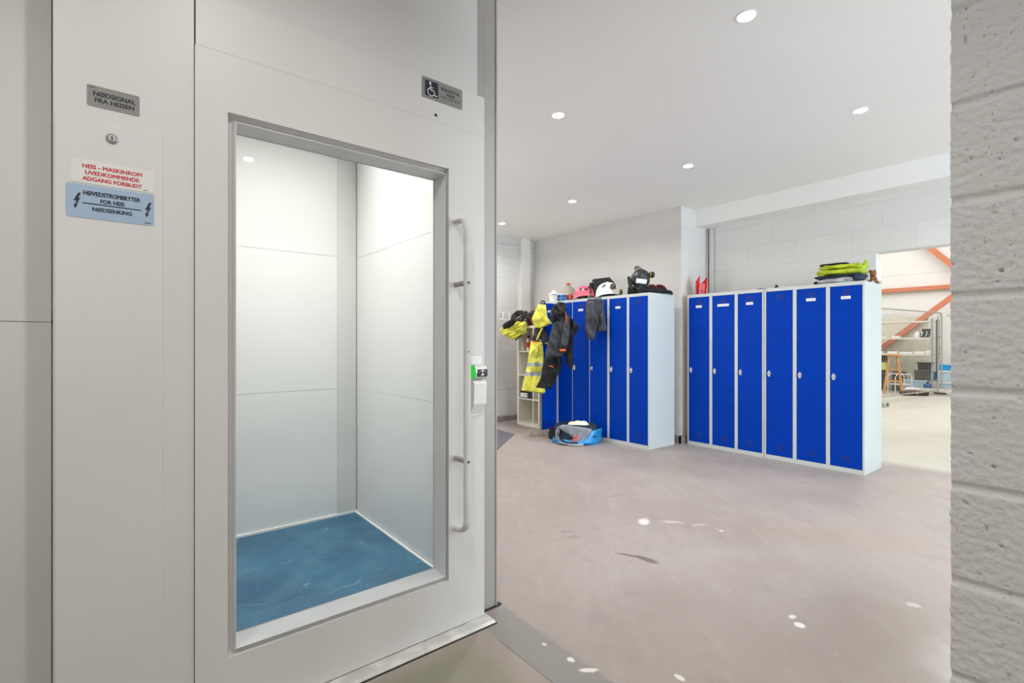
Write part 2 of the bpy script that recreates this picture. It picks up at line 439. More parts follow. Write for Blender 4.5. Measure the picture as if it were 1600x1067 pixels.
class MB:
    def __init__(s):
        s.bm = bmesh.new()

    def box(s, x0, x1, y0, y1, z0, z1, m=0):
        v = [s.bm.verts.new(p) for p in ((x0, y0, z0), (x1, y0, z0), (x1, y1, z0), (x0, y1, z0),
                                         (x0, y0, z1), (x1, y0, z1), (x1, y1, z1), (x0, y1, z1))]
        for f in ((0, 3, 2, 1), (4, 5, 6, 7), (0, 1, 5, 4), (1, 2, 6, 5), (2, 3, 7, 6), (3, 0, 4, 7)):
            s.bm.faces.new([v[i] for i in f]).material_index = m
        return s

    def poly(s, pts, m=0):
        f = s.bm.faces.new([s.bm.verts.new(p) for p in pts])
        f.material_index = m
        return s

    def prism(s, pts, d, m=0):
        """pts: 3-D outline; d: extrusion vector"""
        d = Vector(d)
        a = [s.bm.verts.new(p) for p in pts]
        b = [s.bm.verts.new(Vector(p) + d) for p in pts]
        n = len(a)
        s.bm.faces.new(a).material_index = m
        s.bm.faces.new(b[::-1]).material_index = m
        for i in range(n):
            s.bm.faces.new((a[i], b[i], b[(i + 1) % n], a[(i + 1) % n])).material_index = m
        return s

    def loft(s, rings, m=0, cap=True):
        """rings: list of lists of points; m int or list per span"""
        R = [[s.bm.verts.new(p) for p in r] for r in rings]
        n = len(R[0])
        for k in range(len(R) - 1):
            mi = m[k] if isinstance(m, (list, tuple)) else m
            for i in range(n):
                s.bm.faces.new((R[k][i], R[k][(i + 1) % n], R[k + 1][(i + 1) % n], R[k + 1][i])).material_index = mi
        if cap:
            s.bm.faces.new(R[0][::-1]).material_index = m[0] if isinstance(m, (list, tuple)) else m
            s.bm.faces.new(R[-1]).material_index = m[-1] if isinstance(m, (list, tuple)) else m
        return s

    def tube(s, pts, r, m=0, n=10, cap=True, flat=1.0, up=(0, 0, 1)):
        pts = [Vector(p) for p in pts]
        rings = []
        nrm = None
        for i, p in enumerate(pts):
            t = (pts[min(i + 1, len(pts) - 1)] - pts[max(i - 1, 0)]).normalized()
            if nrm is None:
                u = Vector(up)
                if abs(t.dot(u)) > 0.95:
                    u = Vector((1, 0, 0))
                nrm = (u - t * u.dot(t)).normalized()
            else:
                nrm = (nrm - t * nrm.dot(t)).normalized()
            b = t.cross(nrm)
            rr = r[i] if isinstance(r, (list, tuple)) else r
            rings.append([p + nrm * (math.cos(a) * rr) + b * (math.sin(a) * rr * flat) for a in [2 * PI * k / n for k in range(n)]])
        return s.loft(rings, m, cap)

    def lathe(s, prof, c=(0, 0, 0), n=24, m=0, sx=1.0, sy=1.0):
        rings = [[(c[0] + r * sx * math.cos(2 * PI * k / n), c[1] + r * sy * math.sin(2 * PI * k / n), c[2] + z) for k in range(n)] for r, z in prof]
        return s.loft(rings, m, True)

    def text(s, body, cx, cz, w, h, y, m=0, bold=0.055, depth=0.0006, normal='-y'):
        cu = bpy.data.curves.new('lettering', 'FONT')
        cu.body = body
        cu.align_x = 'CENTER'
        cu.extrude = 0
        cu.resolution_u = 3
        ob = bpy.data.objects.new('lettering', cu)
        COL.objects.link(ob)
        dg = bpy.context.evaluated_depsgraph_get()
        me = bpy.data.meshes.new_from_object(ob.evaluated_get(dg))
        xs = [v.co.x for v in me.vertices]
        ys = [v.co.y for v in me.vertices]
        x0, x1, y0, y1 = min(xs), max(xs), min(ys), max(ys)
        for v in me.vertices:
            lx = (v.co.x - x0) / (x1 - x0) * w - w / 2
            lz = (v.co.y - y0) / (y1 - y0) * h - h / 2
            if normal == '-y':
                v.co = (cx + lx, y, cz + lz)
            else:
                v.co = (y, cx - lx, cz + lz)
        st = len(s.bm.faces)
        base = [tuple(v.co) for v in me.vertices]
        k = bold * h
        for i, (ax, az) in enumerate(((0, 0), (-k, 0), (k, 0), (-k * .6, k * .7), (k * .6, -k * .7), (k * .6, k * .7), (-k * .6, -k * .7)) if bold else ((0, 0),)):
            for v, b_ in zip(me.vertices, base):
                if normal == '-y':
                    v.co = (b_[0] + ax, b_[1] - i * 0.00001, b_[2] + az)
                else:
                    v.co = (b_[0] - i * 0.00001, b_[1] - ax, b_[2] + az)
            s.bm.from_mesh(me)
        s.bm.faces.ensure_lookup_table()
        for f in s.bm.faces[st:]:
            f.material_index = m
        bpy.data.objects.remove(ob)
        bpy.data.meshes.remove(me)
        return s

    def ribbon(s, pts, w, y, m=0):
        """flat line drawn in the plane Y = y through (x, z) points"""
        for i in range(len(pts) - 1):
            a, b = Vector(pts[i]), Vector(pts[i + 1])
            d = (b - a).normalized()
            nrm = Vector((-d.y, d.x)) * w / 2
            a2, b2 = a - d * w * 0.3, b + d * w * 0.3
            q = [a2 + nrm, b2 + nrm, b2 - nrm, a2 - nrm]
            s.poly([(p.x, y - i * 0.000008, p.y) for p in q], m)
        return s

    def build(s, name, mats, parent=None, smooth=False, bevel=0, recalc=True, subsurf=0, angle=40):
        if recalc:
            bmesh.ops.recalc_face_normals(s.bm, faces=s.bm.faces)
        me = bpy.data.meshes.new(name)
        s.bm.to_mesh(me)
        s.bm.free()
        if not isinstance(mats, (list, tuple)):
            mats = [mats]
        for m in mats:
            me.materials.append(M[m] if isinstance(m, str) else m)
        if smooth:
            for p in me.polygons:
                p.use_smooth = True
            me.set_sharp_from_angle(angle=math.radians(angle))
        o = bpy.data.objects.new(name, me)
        COL.objects.link(o)
        if parent:
            o.parent = parent
        if bevel:
            b = o.modifiers.new('bevel', 'BEVEL')
            b.width = bevel
            b.segments = 2
            b.limit_method = 'ANGLE'
        if subsurf:
            q = o.modifiers.new('subsurf', 'SUBSURF')
            q.levels = q.render_levels = subsurf
        return o


def tag(o, label=None, cat=None, group=None, kind=None):
    if label:
        o['label'] = label
    if cat:
        o['category'] = cat
    if group:
        o['group'] = group
    if kind:
        o['kind'] = kind
    return o


def thing(name, label, cat, loc=(0, 0, 0), rz=0, group=None):
    o = bpy.data.objects.new(name, None)
    o.empty_display_size = 0.1
    COL.objects.link(o)
    o.location = loc
    o.rotation_euler = (0, 0, rz)
    return tag(o, label, cat, group)


def struct(name, mb, mats, label=None, cat=None, **k):
    o = mb.build(name, mats, **k)
    o['kind'] = 'structure'
    o['label'] = label or name.replace('_', ' ')
    o['category'] = cat or name.split('_')[0]
    return o


# ------------------------------------------------------------------ the setting
struct('floor', MB().box(-3.2, 17.4, -8.0, 12.0, -0.1, 0.0), 'floor', 'worn beige concrete floor with stains and white paint drops')
struct('ceiling', MB().box(-3.0, 5.92, -5.0, 3.46, 2.9, 3.0).box(-3.0, 5.92, 3.466, 6.2, 2.9, 3.0).box(-3.0, 5.92, 3.4, 3.5, 2.904, 2.99), 'ceil',
       'flat white painted ceiling with recessed spotlights')
# downstand beam along the locker wall
struct('trim_1', MB().box(5.686, 5.92, -5.0, 3.386, 2.692, 2.9), 'ceil', 'white boxed downstand beam above the right lockers', 'beam')
# wall behind the right lockers with its opening to the hall
struct('wall_right', MB().box(5.92, 6.08, 1.562, 3.45, 0, 3.0).box(5.92, 6.08, -0.9, 1.562, 2.13, 3.0).box(5.92, 6.08, -5.0, -0.9, 0, 3.0),
       'block_far', 'painted blockwork wall behind the right lockers, open to the hall')
struct('wall_pier', MB().box(5.35, 6.08, 3.387, 6.2, 0, 3.0), 'block_pier', 'projecting painted blockwork wall behind the left lockers')
# joint cover between the pier and the wall
struct('trim_2', MB().box(5.905, 5.919, 3.345, 3.352, 0, 2.69).box(5.917, 5.92, 3.266, 3.268, 0, 2.69), 'gap', 'dark vertical movement joint in the wall corner')
struct('wall_far', MB().box(1.2, 5.35, 6.13, 6.23, 0, 3.0), 'ribbed', 'white horizontally ribbed panel wall in the far corner')
struct('trim_3', MB().box(5.01, 5.19, 6.03, 6.13, 0, 2.9).box(5.19, 5.24, 6.08, 6.13, 0, 2.9), 'plaster', 'white boxed column in the far corner', 'column', bevel=0.004)
struct('baseboard_far', MB().box(1.4, 5.0, 6.03, 6.13, 0, 0.085), 'kerb', 'grey concrete kerb at the foot of the far wall', 'kerb', bevel=0.006)
struct('baseboard_pier', MB().box(5.30, 5.35, 3.36, 6.0, 0, 0.09).box(5.30, 5.9, 3.345, 3.387, 0, 0.09), 'kerb', 'dark kerb at the foot of the pier between the lockers', 'kerb')
struct('wall_left', MB().box(-3.1, -0.16, 1.96, 2.06, 0, 1.286).box(-3.1, -0.16, 1.96, 2.06, 1.289, 3.0).box(-3.1, -0.16, 1.965, 2.05, 1.28, 1.295), 'plaster',
       'smooth off-white wall left of the lift')
struct('wall_shaft', MB().box(1.10, 1.32, 3.56, 4.0, 0, 2.9).box(1.10, 1.32, 5.7, 6.13, 0, 2.9).box(1.10, 1.32, 4.0, 5.7, 0, 1.05).box(1.10, 1.32, 4.0, 5.7, 2.35, 2.9), 'plaster', 'white wall behind the lift shaft')
struct('wall_side', MB().box(-3.2, -3.1, -4.1, 2.06, 0, 3.0), 'plaster', 'white side wall of the lobby')
# walls behind the camera; the lobby opening is added for the fill light
struct('wall_back', MB().box(-3.1, -1.7, -4.1, -4.0, 0, 3.0).box(1.1, 1.74, -4.1, -4.0, 0, 3.0).box(-1.7, 1.1, -4.1, -4.0, 0, 1.4).box(-1.7, 1.1, -4.1, -4.0, 2.8, 3.0), 'plaster',
       'white wall behind the lobby with an added window opening')
struct('wall_daylight', MB().box(1.92, 2.2, -5.1, -5.0, 0, 3.0).box(5.6, 6.08, -5.1, -5.0, 0, 3.0).box(2.2, 5.6, -5.1, -5.0, 0, 0.7).box(2.2, 5.6, -5.1, -5.0, 2.7, 3.0), 'plaster',
       'white wall of the locker room with a wide window')


def window(name, x0, x1, y, z0, z1, label):
    mb = MB()
    for a, b in ((x0, x0 + .05), (x1 - .05, x1), ((x0 + x1) / 2 - .02, (x0 + x1) / 2 + .02)):
        mb.box(a, b, y - .06, y - .01, z0, z1)
    mb.box(x0, x1, y - .06, y - .01, z0, z0 + .05).box(x0, x1, y - .06, y - .01, z1 - .05, z1)
    f = struct(name, mb, 'white', label, 'window')
    return f


window('fill_window_1', -1.7, 1.1, -4.02, 1.4, 2.8, 'unseen white framed window added for fill light behind the camera')  # unseen frame added to go with the lobby fill light
window('window_2', 2.2, 5.6, -5.02, 0.7, 2.7, 'wide white framed window of the locker room')


struct('fill_window_3', MB().box(1.2, 1.25, 4.0, 4.05, 1.05, 2.35).box(1.2, 1.25, 5.65, 5.7, 1.05, 2.35).box(1.2, 1.25, 4.05, 5.65, 1.05, 1.1).box(1.2, 1.25, 4.05, 5.65, 2.3, 2.35), 'white', 'unseen white framed window added for fill light behind the lift shaft', 'window')  # unseen frame added round the fill light behind the shaft


def foreground_wall():
    """rough painted block wall, its end standing at the right edge; raked joints and grain modelled"""
    bm = bmesh.new()
    X0, YE, X1 = 1.719, 0.290, 1.92
    step = 0.004
    # path: along the face, round the corner, along the end face
    path = []
    y = -0.30
    while y < YE - 1e-6:
        path.append((X0, y, -1, 0))
        y += step
    path.append((X0, YE, -0.7, 0.7))
    x = X0 + step
    while x < X1 - 1e-6:
        path.append((x, YE, 0, 1))
        x += 0.012
    path.append((X1, YE, 0.7, 0.7))
    zs = [i * step for i in range(int(2.9 / step) + 1)]
    rows = []
    for z in zs:
        row = []
        k = (z - 0.10) / 0.25
        dz = abs(k - round(k)) * 0.25
        row_i = math.floor(k)
        for (px, py, nx, ny) in path:
            g = -0.0075 * max(0.0, 1 - (dz / 0.014) ** 2)
            # vertical joints in the face
            if nx < -0.5:
                yj = 0.29 - (0.50 if row_i % 2 == 0 else 0.25)
                dj = abs(py - yj)
                g = min(g, -0.006 * max(0.0, 1 - (dj / 0.012) ** 2))
            p = Vector((px, py, z))
            n1 = noise.noise(p * 55)
            n2 = noise.noise(p * 110 + Vector((9, 3, 1)))
            n3 = noise.noise(p * 9 + Vector((3, 7, 1)))
            blk = 0.0015 * noise.noise(Vector((row_i * 3.7, 0.5, 1.3)))
            vd = noise.voronoi(p * 62 + Vector((0.4 * n1, 0.4 * n3, 0)))[0][0]
            d = g + (0.0016 * n1 + 0.0012 * n2 + 0.0034 * (0.45 - vd)) * (1 + 1.1 * g / 0.0075) + 0.0012 * n3 + blk
            pit = noise.noise(p * 75 + Vector((31, 4, 5)))
            if pit > 0.50:
                d -= 0.010 * (pit - 0.50) / 0.3
            if nx < -0.5 and ny > 0.5:
                d += -0.003 + 0.003 * noise.noise(p * 38 + Vector((1, 1, 4)))
            row.append(bm.verts.new((px + nx * d, py + ny * d, z)))
        rows.append(row)
    for a, b in zip(rows[:-1], rows[1:]):
        for i in range(len(a) - 1):
            bm.faces.new((a[i], a[i + 1], b[i + 1], b[i]))
    mb = MB()
    mb.bm.free()
    mb.bm = bm
    # the rest of the wall's solid behind
    mb.box(1.735, 1.915, -5.0, 0.272, 0, 2.9)
    mb.box(1.722, 1.74, -5.0, -0.30, 0, 2.9)
    o = mb.build('wall_foreground', 'rough_block', recalc=True, smooth=True, angle=60)
    tag(o, 'rough white-painted concrete block wall end at the right edge', 'wall', None, 'structure')


foreground_wall()

# hall
struct('wall_hall_back', MB().box(17.0, 17.1, -8, 12, 0, 2.0).box(17.0, 17.1, -8, 12, 2.006, 3.1).box(17.0, 17.1, -8, 12, 3.106, 6.1).box(17.01, 17.09, -8, 12, 1.99, 3.12), 'hall_wall',
       'bright white panelled wall at the back of the hall')
struct('wall_hall_side', MB().box(6.08, 17.0, 11.9, 12.0, 0, 6.1).box(6.08, 17.0, -8.1, -8.0, 0, 6.1), 'hall_wall', 'white side walls of the hall')
struct('wall_hall_front', MB().box(6.081, 6.12, 3.5, 12, 0, 6.1).box(6.081, 6.12, -8, -0.9, 0, 6.1).box(6.081, 6.12, -0.9, 3.5, 3.0, 6.1), 'hall_wall', 'white hall wall above the opening')
struct('ceiling_hall', MB().box(6.08, 17.1, -8.1, 12.0, 6.1, 6.2), 'hall_wall', 'white hall roof', 'ceiling')


def beam(name, y0, z0, y1, z1, w, x, label):
    a, b = Vector((x, y0, z0)), Vector((x, y1, z1))
    d = (b - a).normalized()
    n = Vector((0, -d.z, d.y)) * w / 2
    o = MB().prism([a + n, b + n, b - n, a - n], (0.1, 0, 0)).build(name, 'orange_steel')
    return tag(o, label, 'steel beam')


beam('steel_beam', 7.0, 2.69, -3.0, 2.69, 0.105, 16.88, 'long horizontal orange-red steel rail across the hall wall')
beam('steel_brace', 4.6, 5.30, 1.2, 1.40, 0.135, 16.76, 'upper orange-red diagonal brace falling to the right')
beam('steel_brace', 5.2, 0.17, 1.0, 3.93, 0.12, 16.35, 'lower orange-red diagonal brace rising to the right behind the shelving')

# ------------------------------------------------------------------ platform lift
FY = 1.79
lift = thing('platform_lift', 'off-white wheelchair lift with tall glazed door, blue floor and machine cabinet', 'lift', (0.6, 1.79, 0))


def LP(mb, name, mats, parent=None, **k):
    """build in world coordinates, then hang on the lift"""
    o = mb.build(name, mats, **k)
    par = parent or lift
    o.parent = par
    o.matrix_parent_inverse = Matrix.Translation(-Vector((0.6, 1.79, 0))) if par is lift else Matrix.Identity(4)
    return o


# machine cabinet
cab = LP(MB().box(-0.143, 0.176, 1.79, 1.955, 0.0, 2.895), 'machine_cabinet', 'lift_paint', bevel=0.002)
LP(MB().box(-0.139, 0.097, 1.7872, 1.79, 0.01, 1.845), 'cover_panel', 'lift_plate', cab, bevel=0.001)
mb = MB()
rings = []
for r, dy in ((0.0135, 0), (0.0135, -0.003), (0.011, -0.0045), (0.009, -0.003), (0.009, -0.005)):
    rings.append([(-0.020 + r * math.cos(a), 1.787 + dy, 1.804 + r * math.sin(a)) for a in [2 * PI * i / 24 for i in range(24)]])
mb.loft(rings)
mb.box(-0.0215, -0.0185, 1.7815, 1.7821, 1.798, 1.809, 1)
LP(mb, 'cabinet_lock', ['steel', 'black'], cab)


def rrect(x0, x1, z0, z1, r, y):
    pts = []
    for cx, cz, a0 in ((x1 - r, z1 - r, 0), (x0 + r, z1 - r, PI / 2), (x0 + r, z0 + r, PI), (x1 - r, z0 + r, 1.5 * PI)):
        for i in range(5):
            a = a0 + PI / 2 * i / 4
            pts.append((cx + r * math.cos(a), y, cz + r * math.sin(a)))
    return pts


def sign_base(x0, x1, z0, z1, yf, r=0.005):
    return MB().prism(rrect(x0, x1, z0, z1, r, yf - 0.0012), (0, 0.0012, 0), 0)


ys = 1.79 - 0.0016
s = sign_base(-0.074, 0.042, 1.885, 1.943, 1.79, 0.004)
s.text('NØDSIGNAL', -0.014, 1.9215, 0.092, 0.0125, ys, 1).text('FRA HEISEN', -0.014, 1.904, 0.086, 0.0115, ys, 1)
s.box(-0.068, -0.056, ys, ys + 0.0002, 1.9365, 1.938, 1)
o = LP(s, 'grey_sign', ['sticker_grey', 'ink'], cab)
o['label'] = 'grey plate reading NØDSIGNAL FRA HEISEN'
ys = 1.7872 - 0.0016
s = sign_base(-0.107, 0.075, 1.667, 1.732, 1.7872, 0.002)
s.text('HEIS - MASKINROM', -0.018, 1.7145, 0.130, 0.0105, ys, 1).text('UVEDKOMMENDE', -0.018, 1.6975, 0.118, 0.0105, ys, 1)
s.text('ADGANG FORBUDT', -0.018, 1.6805, 0.130, 0.0105, ys, 1)
s.box(0.050, 0.062, ys, ys + 0.0002, 1.6715, 1.673, 2)
o = LP(s, 'red_sign', ['sticker_white', 'ink_red', 'ink'], cab)
o['label'] = 'white sticker with red lettering HEIS - MASKINROM UVEDKOMMENDE ADGANG FORBUDT'
s = sign_base(-0.117, 0.076, 1.571, 1.663, 1.7872, 0.006)
s.text('HØVEDSTROMBRYTER', -0.019, 1.6405, 0.124, 0.0115, ys, 1).text('FOR HEIS', -0.019, 1.622, 0.052, 0.0105, ys, 1)
s.box(-0.083, 0.045, ys, ys + 0.0002, 1.6105, 1.6135, 1)
s.text('NØDSENKING', -0.019, 1.598, 0.086, 0.0105, ys, 1)
s.box(0.054, 0.068, ys, ys + 0.0002, 1.5765, 1.5785, 1)
for cx in (-0.096, 0.060):
    b = [(0.004, 0.021), (0.010, 0.021), (0.004, 0.006), (0.009, 0.008), (0.0005, -0.013), (0.004, -0.012), (-0.003, -0.023), (-0.005, -0.010),
         (-0.002, -0.011), (0.001, -0.0005), (-0.006, -0.003)]
    s.poly([(cx + px, ys, 1.617 + pz) for px, pz in b], 1)
o = LP(s, 'blue_sign', ['sticker_blue', 'ink'], cab)
o['label'] = 'blue sticker reading HØVEDSTROMBRYTER FOR HEIS NØDSENKING with lightning bolts'

# frame: header, right jamb, backing behind the gaps
hd = LP(MB().box(0.1795, 1.271, 1.79, 1.86, 2.150, 2.323), 'header', 'lift_paint', bevel=0.001)
LP(MB().box(1.172, 1.271, 1.79, 1.86, 0.010, 2.1495), 'door_jamb', 'lift_paint', bevel=0.001)
LP(MB().box(0.1795, 1.247, 1.812, 1.86, 2.325, 2.895), 'upper_panel', 'lift_paint')
LP(MB().box(0.176, 0.186, 1.81, 1.955, 0.005, 2.895).box(0.186, 1.25, 1.861, 1.895, 2.16, 2.895).box(1.165, 1.174, 1.81, 1.86, 0.012, 2.15)
   .box(1.2473, 1.2495, 1.820, 1.86, 2.323, 2.895), 'gap_backing', 'gap')
# dark seal lines under the threshold and round the post foot
LP(MB().box(-0.004, 1.287, 1.713, 1.80, 0.0, 0.0022), 'threshold_seal', 'black')
LP(MB().box(1.25, 1.385, 1.819, 1.834, 0.0, 0.003).box(1.371, 1.398, 1.826, 1.85, 0, .003), 'post_foot_seal', 'black')
# bright threshold plate
LP(MB().prism([(0, 1.72, 0.0), (0, 1.72, 0.004), (0, 1.735, 0.009), (0, 1.90, 0.009), (0, 1.90, 0.0)], (1.283, 0, 0)), 'threshold', 'sill')
# corner post: fluted aluminium profile
mb = MB().box(1.250, 1.370, 1.834, 2.0, 0.0, 2.895)
mb.box(1.300, 1.330, 1.8334, 1.834, 0.0, 2.895)
mb.box(1.365, 1.371, 1.829, 1.834, 0.0, 2.895)
LP(mb, 'corner_post', 'alu')
LP(MB().box(1.33, 1.37, 2.0, 3.50, 0.0, 2.895).box(-0.14, 1.37, 3.50, 3.54, 0, 2.895).box(-0.14, -0.10, 1.96, 3.5, 0, 2.895), 'shaft_cladding', 'lift_paint')

# door leaf with its window
mb = MB()
DX0, DX1, DZ0, DZ1 = 0.1775, 1.1695, 0.013, 2.147
OX0, OX1, OZ0, OZ1 = 0.266, 1.083, 0.221, 1.963
IX0, IX1, IZ0, IZ1 = 0.290, 1.070, 0.240, 1.938
Yf, Yb = 1.785, 1.895
mb.box(DX0, OX0, Yf, Yf + .05, DZ0, DZ1).box(OX1, DX1, Yf, Yf + .05, DZ0, DZ1)
mb.box(OX0, OX1, Yf, Yf + .05, DZ0, OZ0).box(OX0, OX1, Yf, Yf + .05, OZ1, DZ1)
door = LP(mb, 'lift_door', 'lift_paint')
# cove moulding round the window
mb = MB()
prof = [(0.0, Yf - 0.0005), (0.03, Yf + 0.019), (0.3, Yf + 0.027), (0.62, Yf + 0.021), (0.9, Yf + 0.005), (1.0, Yf + 0.004)]
rings = []
for tt, y in prof:
    x0, x1 = OX0 + (IX0 - OX0) * tt, OX1 + (IX1 - OX1) * tt
    z0, z1 = OZ0 + (IZ0 - OZ0) * tt, OZ1 + (IZ1 - OZ1) * tt
    rings.append([(x0, y, z0), (x1, y, z0), (x1, y, z1), (x0, y, z1)])
mb.loft(rings, 0, cap=False)
LP(mb, 'window_moulding', 'lift_paint', door)
mb = MB()
rings = [[(IX0, y, IZ0), (IX1, y, IZ0), (IX1, y, IZ1), (IX0, y, IZ1)] for y in (Yf + 0.004, Yb)]
mb.loft(rings, 0, cap=False)
mb.box(IX0 - 0.02, IX0 - .001, Yb - 0.03, Yb, IZ0 - .02, IZ1 + .02).box(IX1 + .001, IX1 + .02, Yb - 0.03, Yb, IZ0 - .02, IZ1 + .02)
mb.box(IX0, IX1, Yb - 0.03, Yb, IZ0 - .02, IZ0 - .001).box(IX0, IX1, Yb - 0.03, Yb, IZ1 + .001, IZ1 + .02)
LP(mb, 'window_reveal', 'reveal', door)
mb = MB()
g = 0.0012
mb.box(IX0, IX0 + g, Yb - .0055, Yb - .004, IZ0, IZ1).box(IX1 - g, IX1, Yb - .0055, Yb - .004, IZ0, IZ1)
mb.box(IX0, IX1, Yb - .0055, Yb - .004, IZ0, IZ0 + g).box(IX0, IX1, Yb - .0055, Yb - .004, IZ1 - g, IZ1)
LP(mb, 'glazing_gasket', 'alu', door)
LP(MB().box(IX0 - .006, IX1 + .006, Yb - 0.004, Yb, IZ0 - .006, IZ1 + .006), 'glass_pane', 'glass', door)
# long pull handle: flat bar bent to the door at both ends, two stand-offs
mb = MB()
hx, hz0, hz1 = 1.118, 0.440, 1.742
pts = []
R = 0.055
yb = Yf - 0.088
pts.append((hx, Yf, hz1 - 0.0))
pts.append((hx, Yf - 0.034, hz1 - 0.001))
for i in range(1, 8):
    a = PI / 2 * i / 7
    pts.append((hx, yb + R * (1 - math.sin(a)) , hz1 - R * (1 - math.cos(a))))
for i in range(1, 12):
    pts.append((hx, yb, hz1 - R - (hz1 - hz0 - 2 * R) * i / 12))
for i in range(0, 7):
    a = PI / 2 * i / 7
    pts.append((hx, yb + R * (1 - math.cos(a)), hz0 + R * (1 - math.sin(a))))
pts.append((hx, Yf - 0.034, hz0))
pts.append((hx, Yf, hz0))
mb.tube(pts, 0.017, 0, 14, True, 0.62, up=(1, 0, 0))
hdl = LP(mb, 'pull_handle', 'rubber', door, smooth=True)
for z in (1.475, 0.735):
    LP(MB().tube([(hx, Yf, z), (hx, yb + 0.004, z)], 0.0115, 0, 14), 'handle_standoff', 'alu', door, smooth=True)
for z in (1.475, 0.735, 1.19):
    LP(MB().tube([(hx, yb - 0.009, z), (hx, yb - 0.0118, z)], 0.0055 if z != 1.19 else 0.003, 0, 12), 'handle_screw', 'muff_grey', door, smooth=True)
LP(MB().tube([(1.023, 1.7895, 2.1735), (1.023, 1.7885, 2.1735)], 0.0065, 0, 16), 'indicator_lamp', 'black', hd)

# wheelchair plate on the header
s = sign_base(0.958, 1.153, 2.232, 2.318, 1.79, 0.006)
yq = 1.79 - 0.0016
s.prism(rrect(0.972, 1.034, 2.243, 2.307, 0.003, yq), (0, 0.0002, 0), 1)
yw = yq - 0.0003
cx, cz = 1.000, 2.262
s.ribbon([(cx + 0.0155 * math.cos(a), cz + 0.0155 * math.sin(a)) for a in [D(100 + 12 * i) for i in range(20)]], 0.0032, yw, 2)
s.ribbon([(0.997, 2.292), (0.999, 2.270), (1.012, 2.270), (1.021, 2.250), (1.028, 2.252)], 0.0036, yw, 2)
s.ribbon([(0.998, 2.281), (1.010, 2.281)], 0.003, yw, 2)
s.poly([(0.996 + 0.0052 * math.cos(a), yw, 2.298 + 0.0052 * math.sin(a)) for a in [2 * PI * i / 14 for i in range(14)]], 2)
s.text('RULLESTOL', 1.094, 2.292, 0.092, 0.012, yq, 1).text('HEIS', 1.094, 2.274, 0.040, 0.011, yq, 1)
s.text('MAKS. 4 PERS. 500 KG', 1.094, 2.2585, 0.094, 0.0058, yq, 1, bold=0.04)
o = LP(s, 'wheelchair_sign', ['sticker_grey', 'ink', 'white'], hd)
o['label'] = 'grey plate with wheelchair symbol reading RULLESTOL HEIS'

# call station on the jamb
cs = LP(MB().box(1.190, 1.252, 1.7865, 1.79, 0.905, 1.168), 'call_station', 'white', bevel=0.001)
mb = MB()
prof = [(1.79, 1.062), (1.764, 1.062), (1.752, 1.050), (1.757, 0.960), (1.7875, 0.912), (1.79, 0.912)]
mb.prism([(1.192, y, z) for y, z in prof], (0.066, 0, 0))
LP(mb, 'call_box', 'white', cs, bevel=0.004)
mb = MB()
rings = []
prof = [(1.787, 1.132), (1.766, 1.129), (1.753, 1.116), (1.750, 1.097), (1.753, 1.078), (1.766, 1.068), (1.787, 1.066)]
for y, z in prof:
    rings.append((y, z))
mb.prism([(1.199, y, z) for y, z in rings], (0.060, 0, 0), 0)
mb.prism([(1.1965, 1.79 - (1.79 - y) * 0.93, 1.098 + (z - 1.098) * 0.93) for y, z in rings], (0.0025, 0, 0), 1)
mb.prism([(1.206, 1.7535, 1.114), (1.206, 1.7495, 1.110), (1.206, 1.7485, 1.097), (1.206, 1.7495, 1.084), (1.206, 1.7535, 1.078)], (0.0525, 0, 0), 2)
for zz, sg in ((1.0975, 1), (1.0965, -1)):
    mb.poly([(1.232, 1.7481, zz), (1.232 - 0.010, 1.7478, zz + sg * 0.0115), (1.232 + 0.010, 1.7478, zz + sg * 0.0115)], 3)
o = LP(mb, 'call_button', ['steel', 'green', 'black', 'white'], cs)
o['label'] = 'lit green and black call button with white hourglass mark'
for x in (1.197, 1.252):
    LP(MB().tube([(x, 1.788, 0.920), (x, 1.7835, 0.920)], 0.003, 0, 10), 'screw', 'muff_grey', cs)

# car inside
mb = MB()
for z0, z1 in ((0.045, 0.908), (0.911, 1.818), (1.821, 2.728), (2.731, 2.86)):
    mb.box(0.2, 1.166, 3.392, 3.41, z0, z1)
mb.box(0.2, 1.3, 3.395, 3.412, 0.03, 2.86)
LP(mb, 'car_rear_wall', 'car_wall')
mb = MB()
for z0, z1 in ((0.045, 0.908), (0.911, 1.818), (1.821, 2.728), (2.731, 2.86)):
    mb.box(1.300, 1.32, 1.92, 3.395, z0, z1)
mb.box(1.3025, 1.322, 1.90, 3.395, 0.03, 2.86)
LP(mb, 'car_side_wall', 'car_wall')
LP(MB().box(0.19, 0.21, 1.96, 3.395, 0.03, 2.86), 'car_side_wall', 'car_wall')
LP(MB().box(0.19, 1.32, 1.90, 3.41, 2.86, 2.88), 'car_ceiling', 'car_wall')
mb = MB().box(1.166, 1.2975, 3.386, 3.391, 0.045, 2.86)
cstrip = LP(mb, 'corner_strip', 'car_strip')
mb = MB()
for i in range(20):
    z = 0.2 + i * 0.135
    LP(MB().box(1.1705, 1.1735, 3.3845, 3.386, z, z + 0.003), 'rivet', 'muff_grey', cstrip)
LP(MB().box(1.2965, 1.2995, 3.384, 3.391, 0.045, 2.86), 'corner_bead', 'muff_grey')
LP(MB().box(0.21, 1.30, 3.380, 3.392, 0.032, 0.045).box(1.286, 1.300, 1.92, 3.38, 0.032, 0.040), 'car_skirting', 'car_wall')
LP(MB().box(0.21, 1.3025, 1.90, 3.395, 0.012, 0.032), 'car_floor', 'lift_floor')['label'] = 'scratched blue vinyl lift floor'

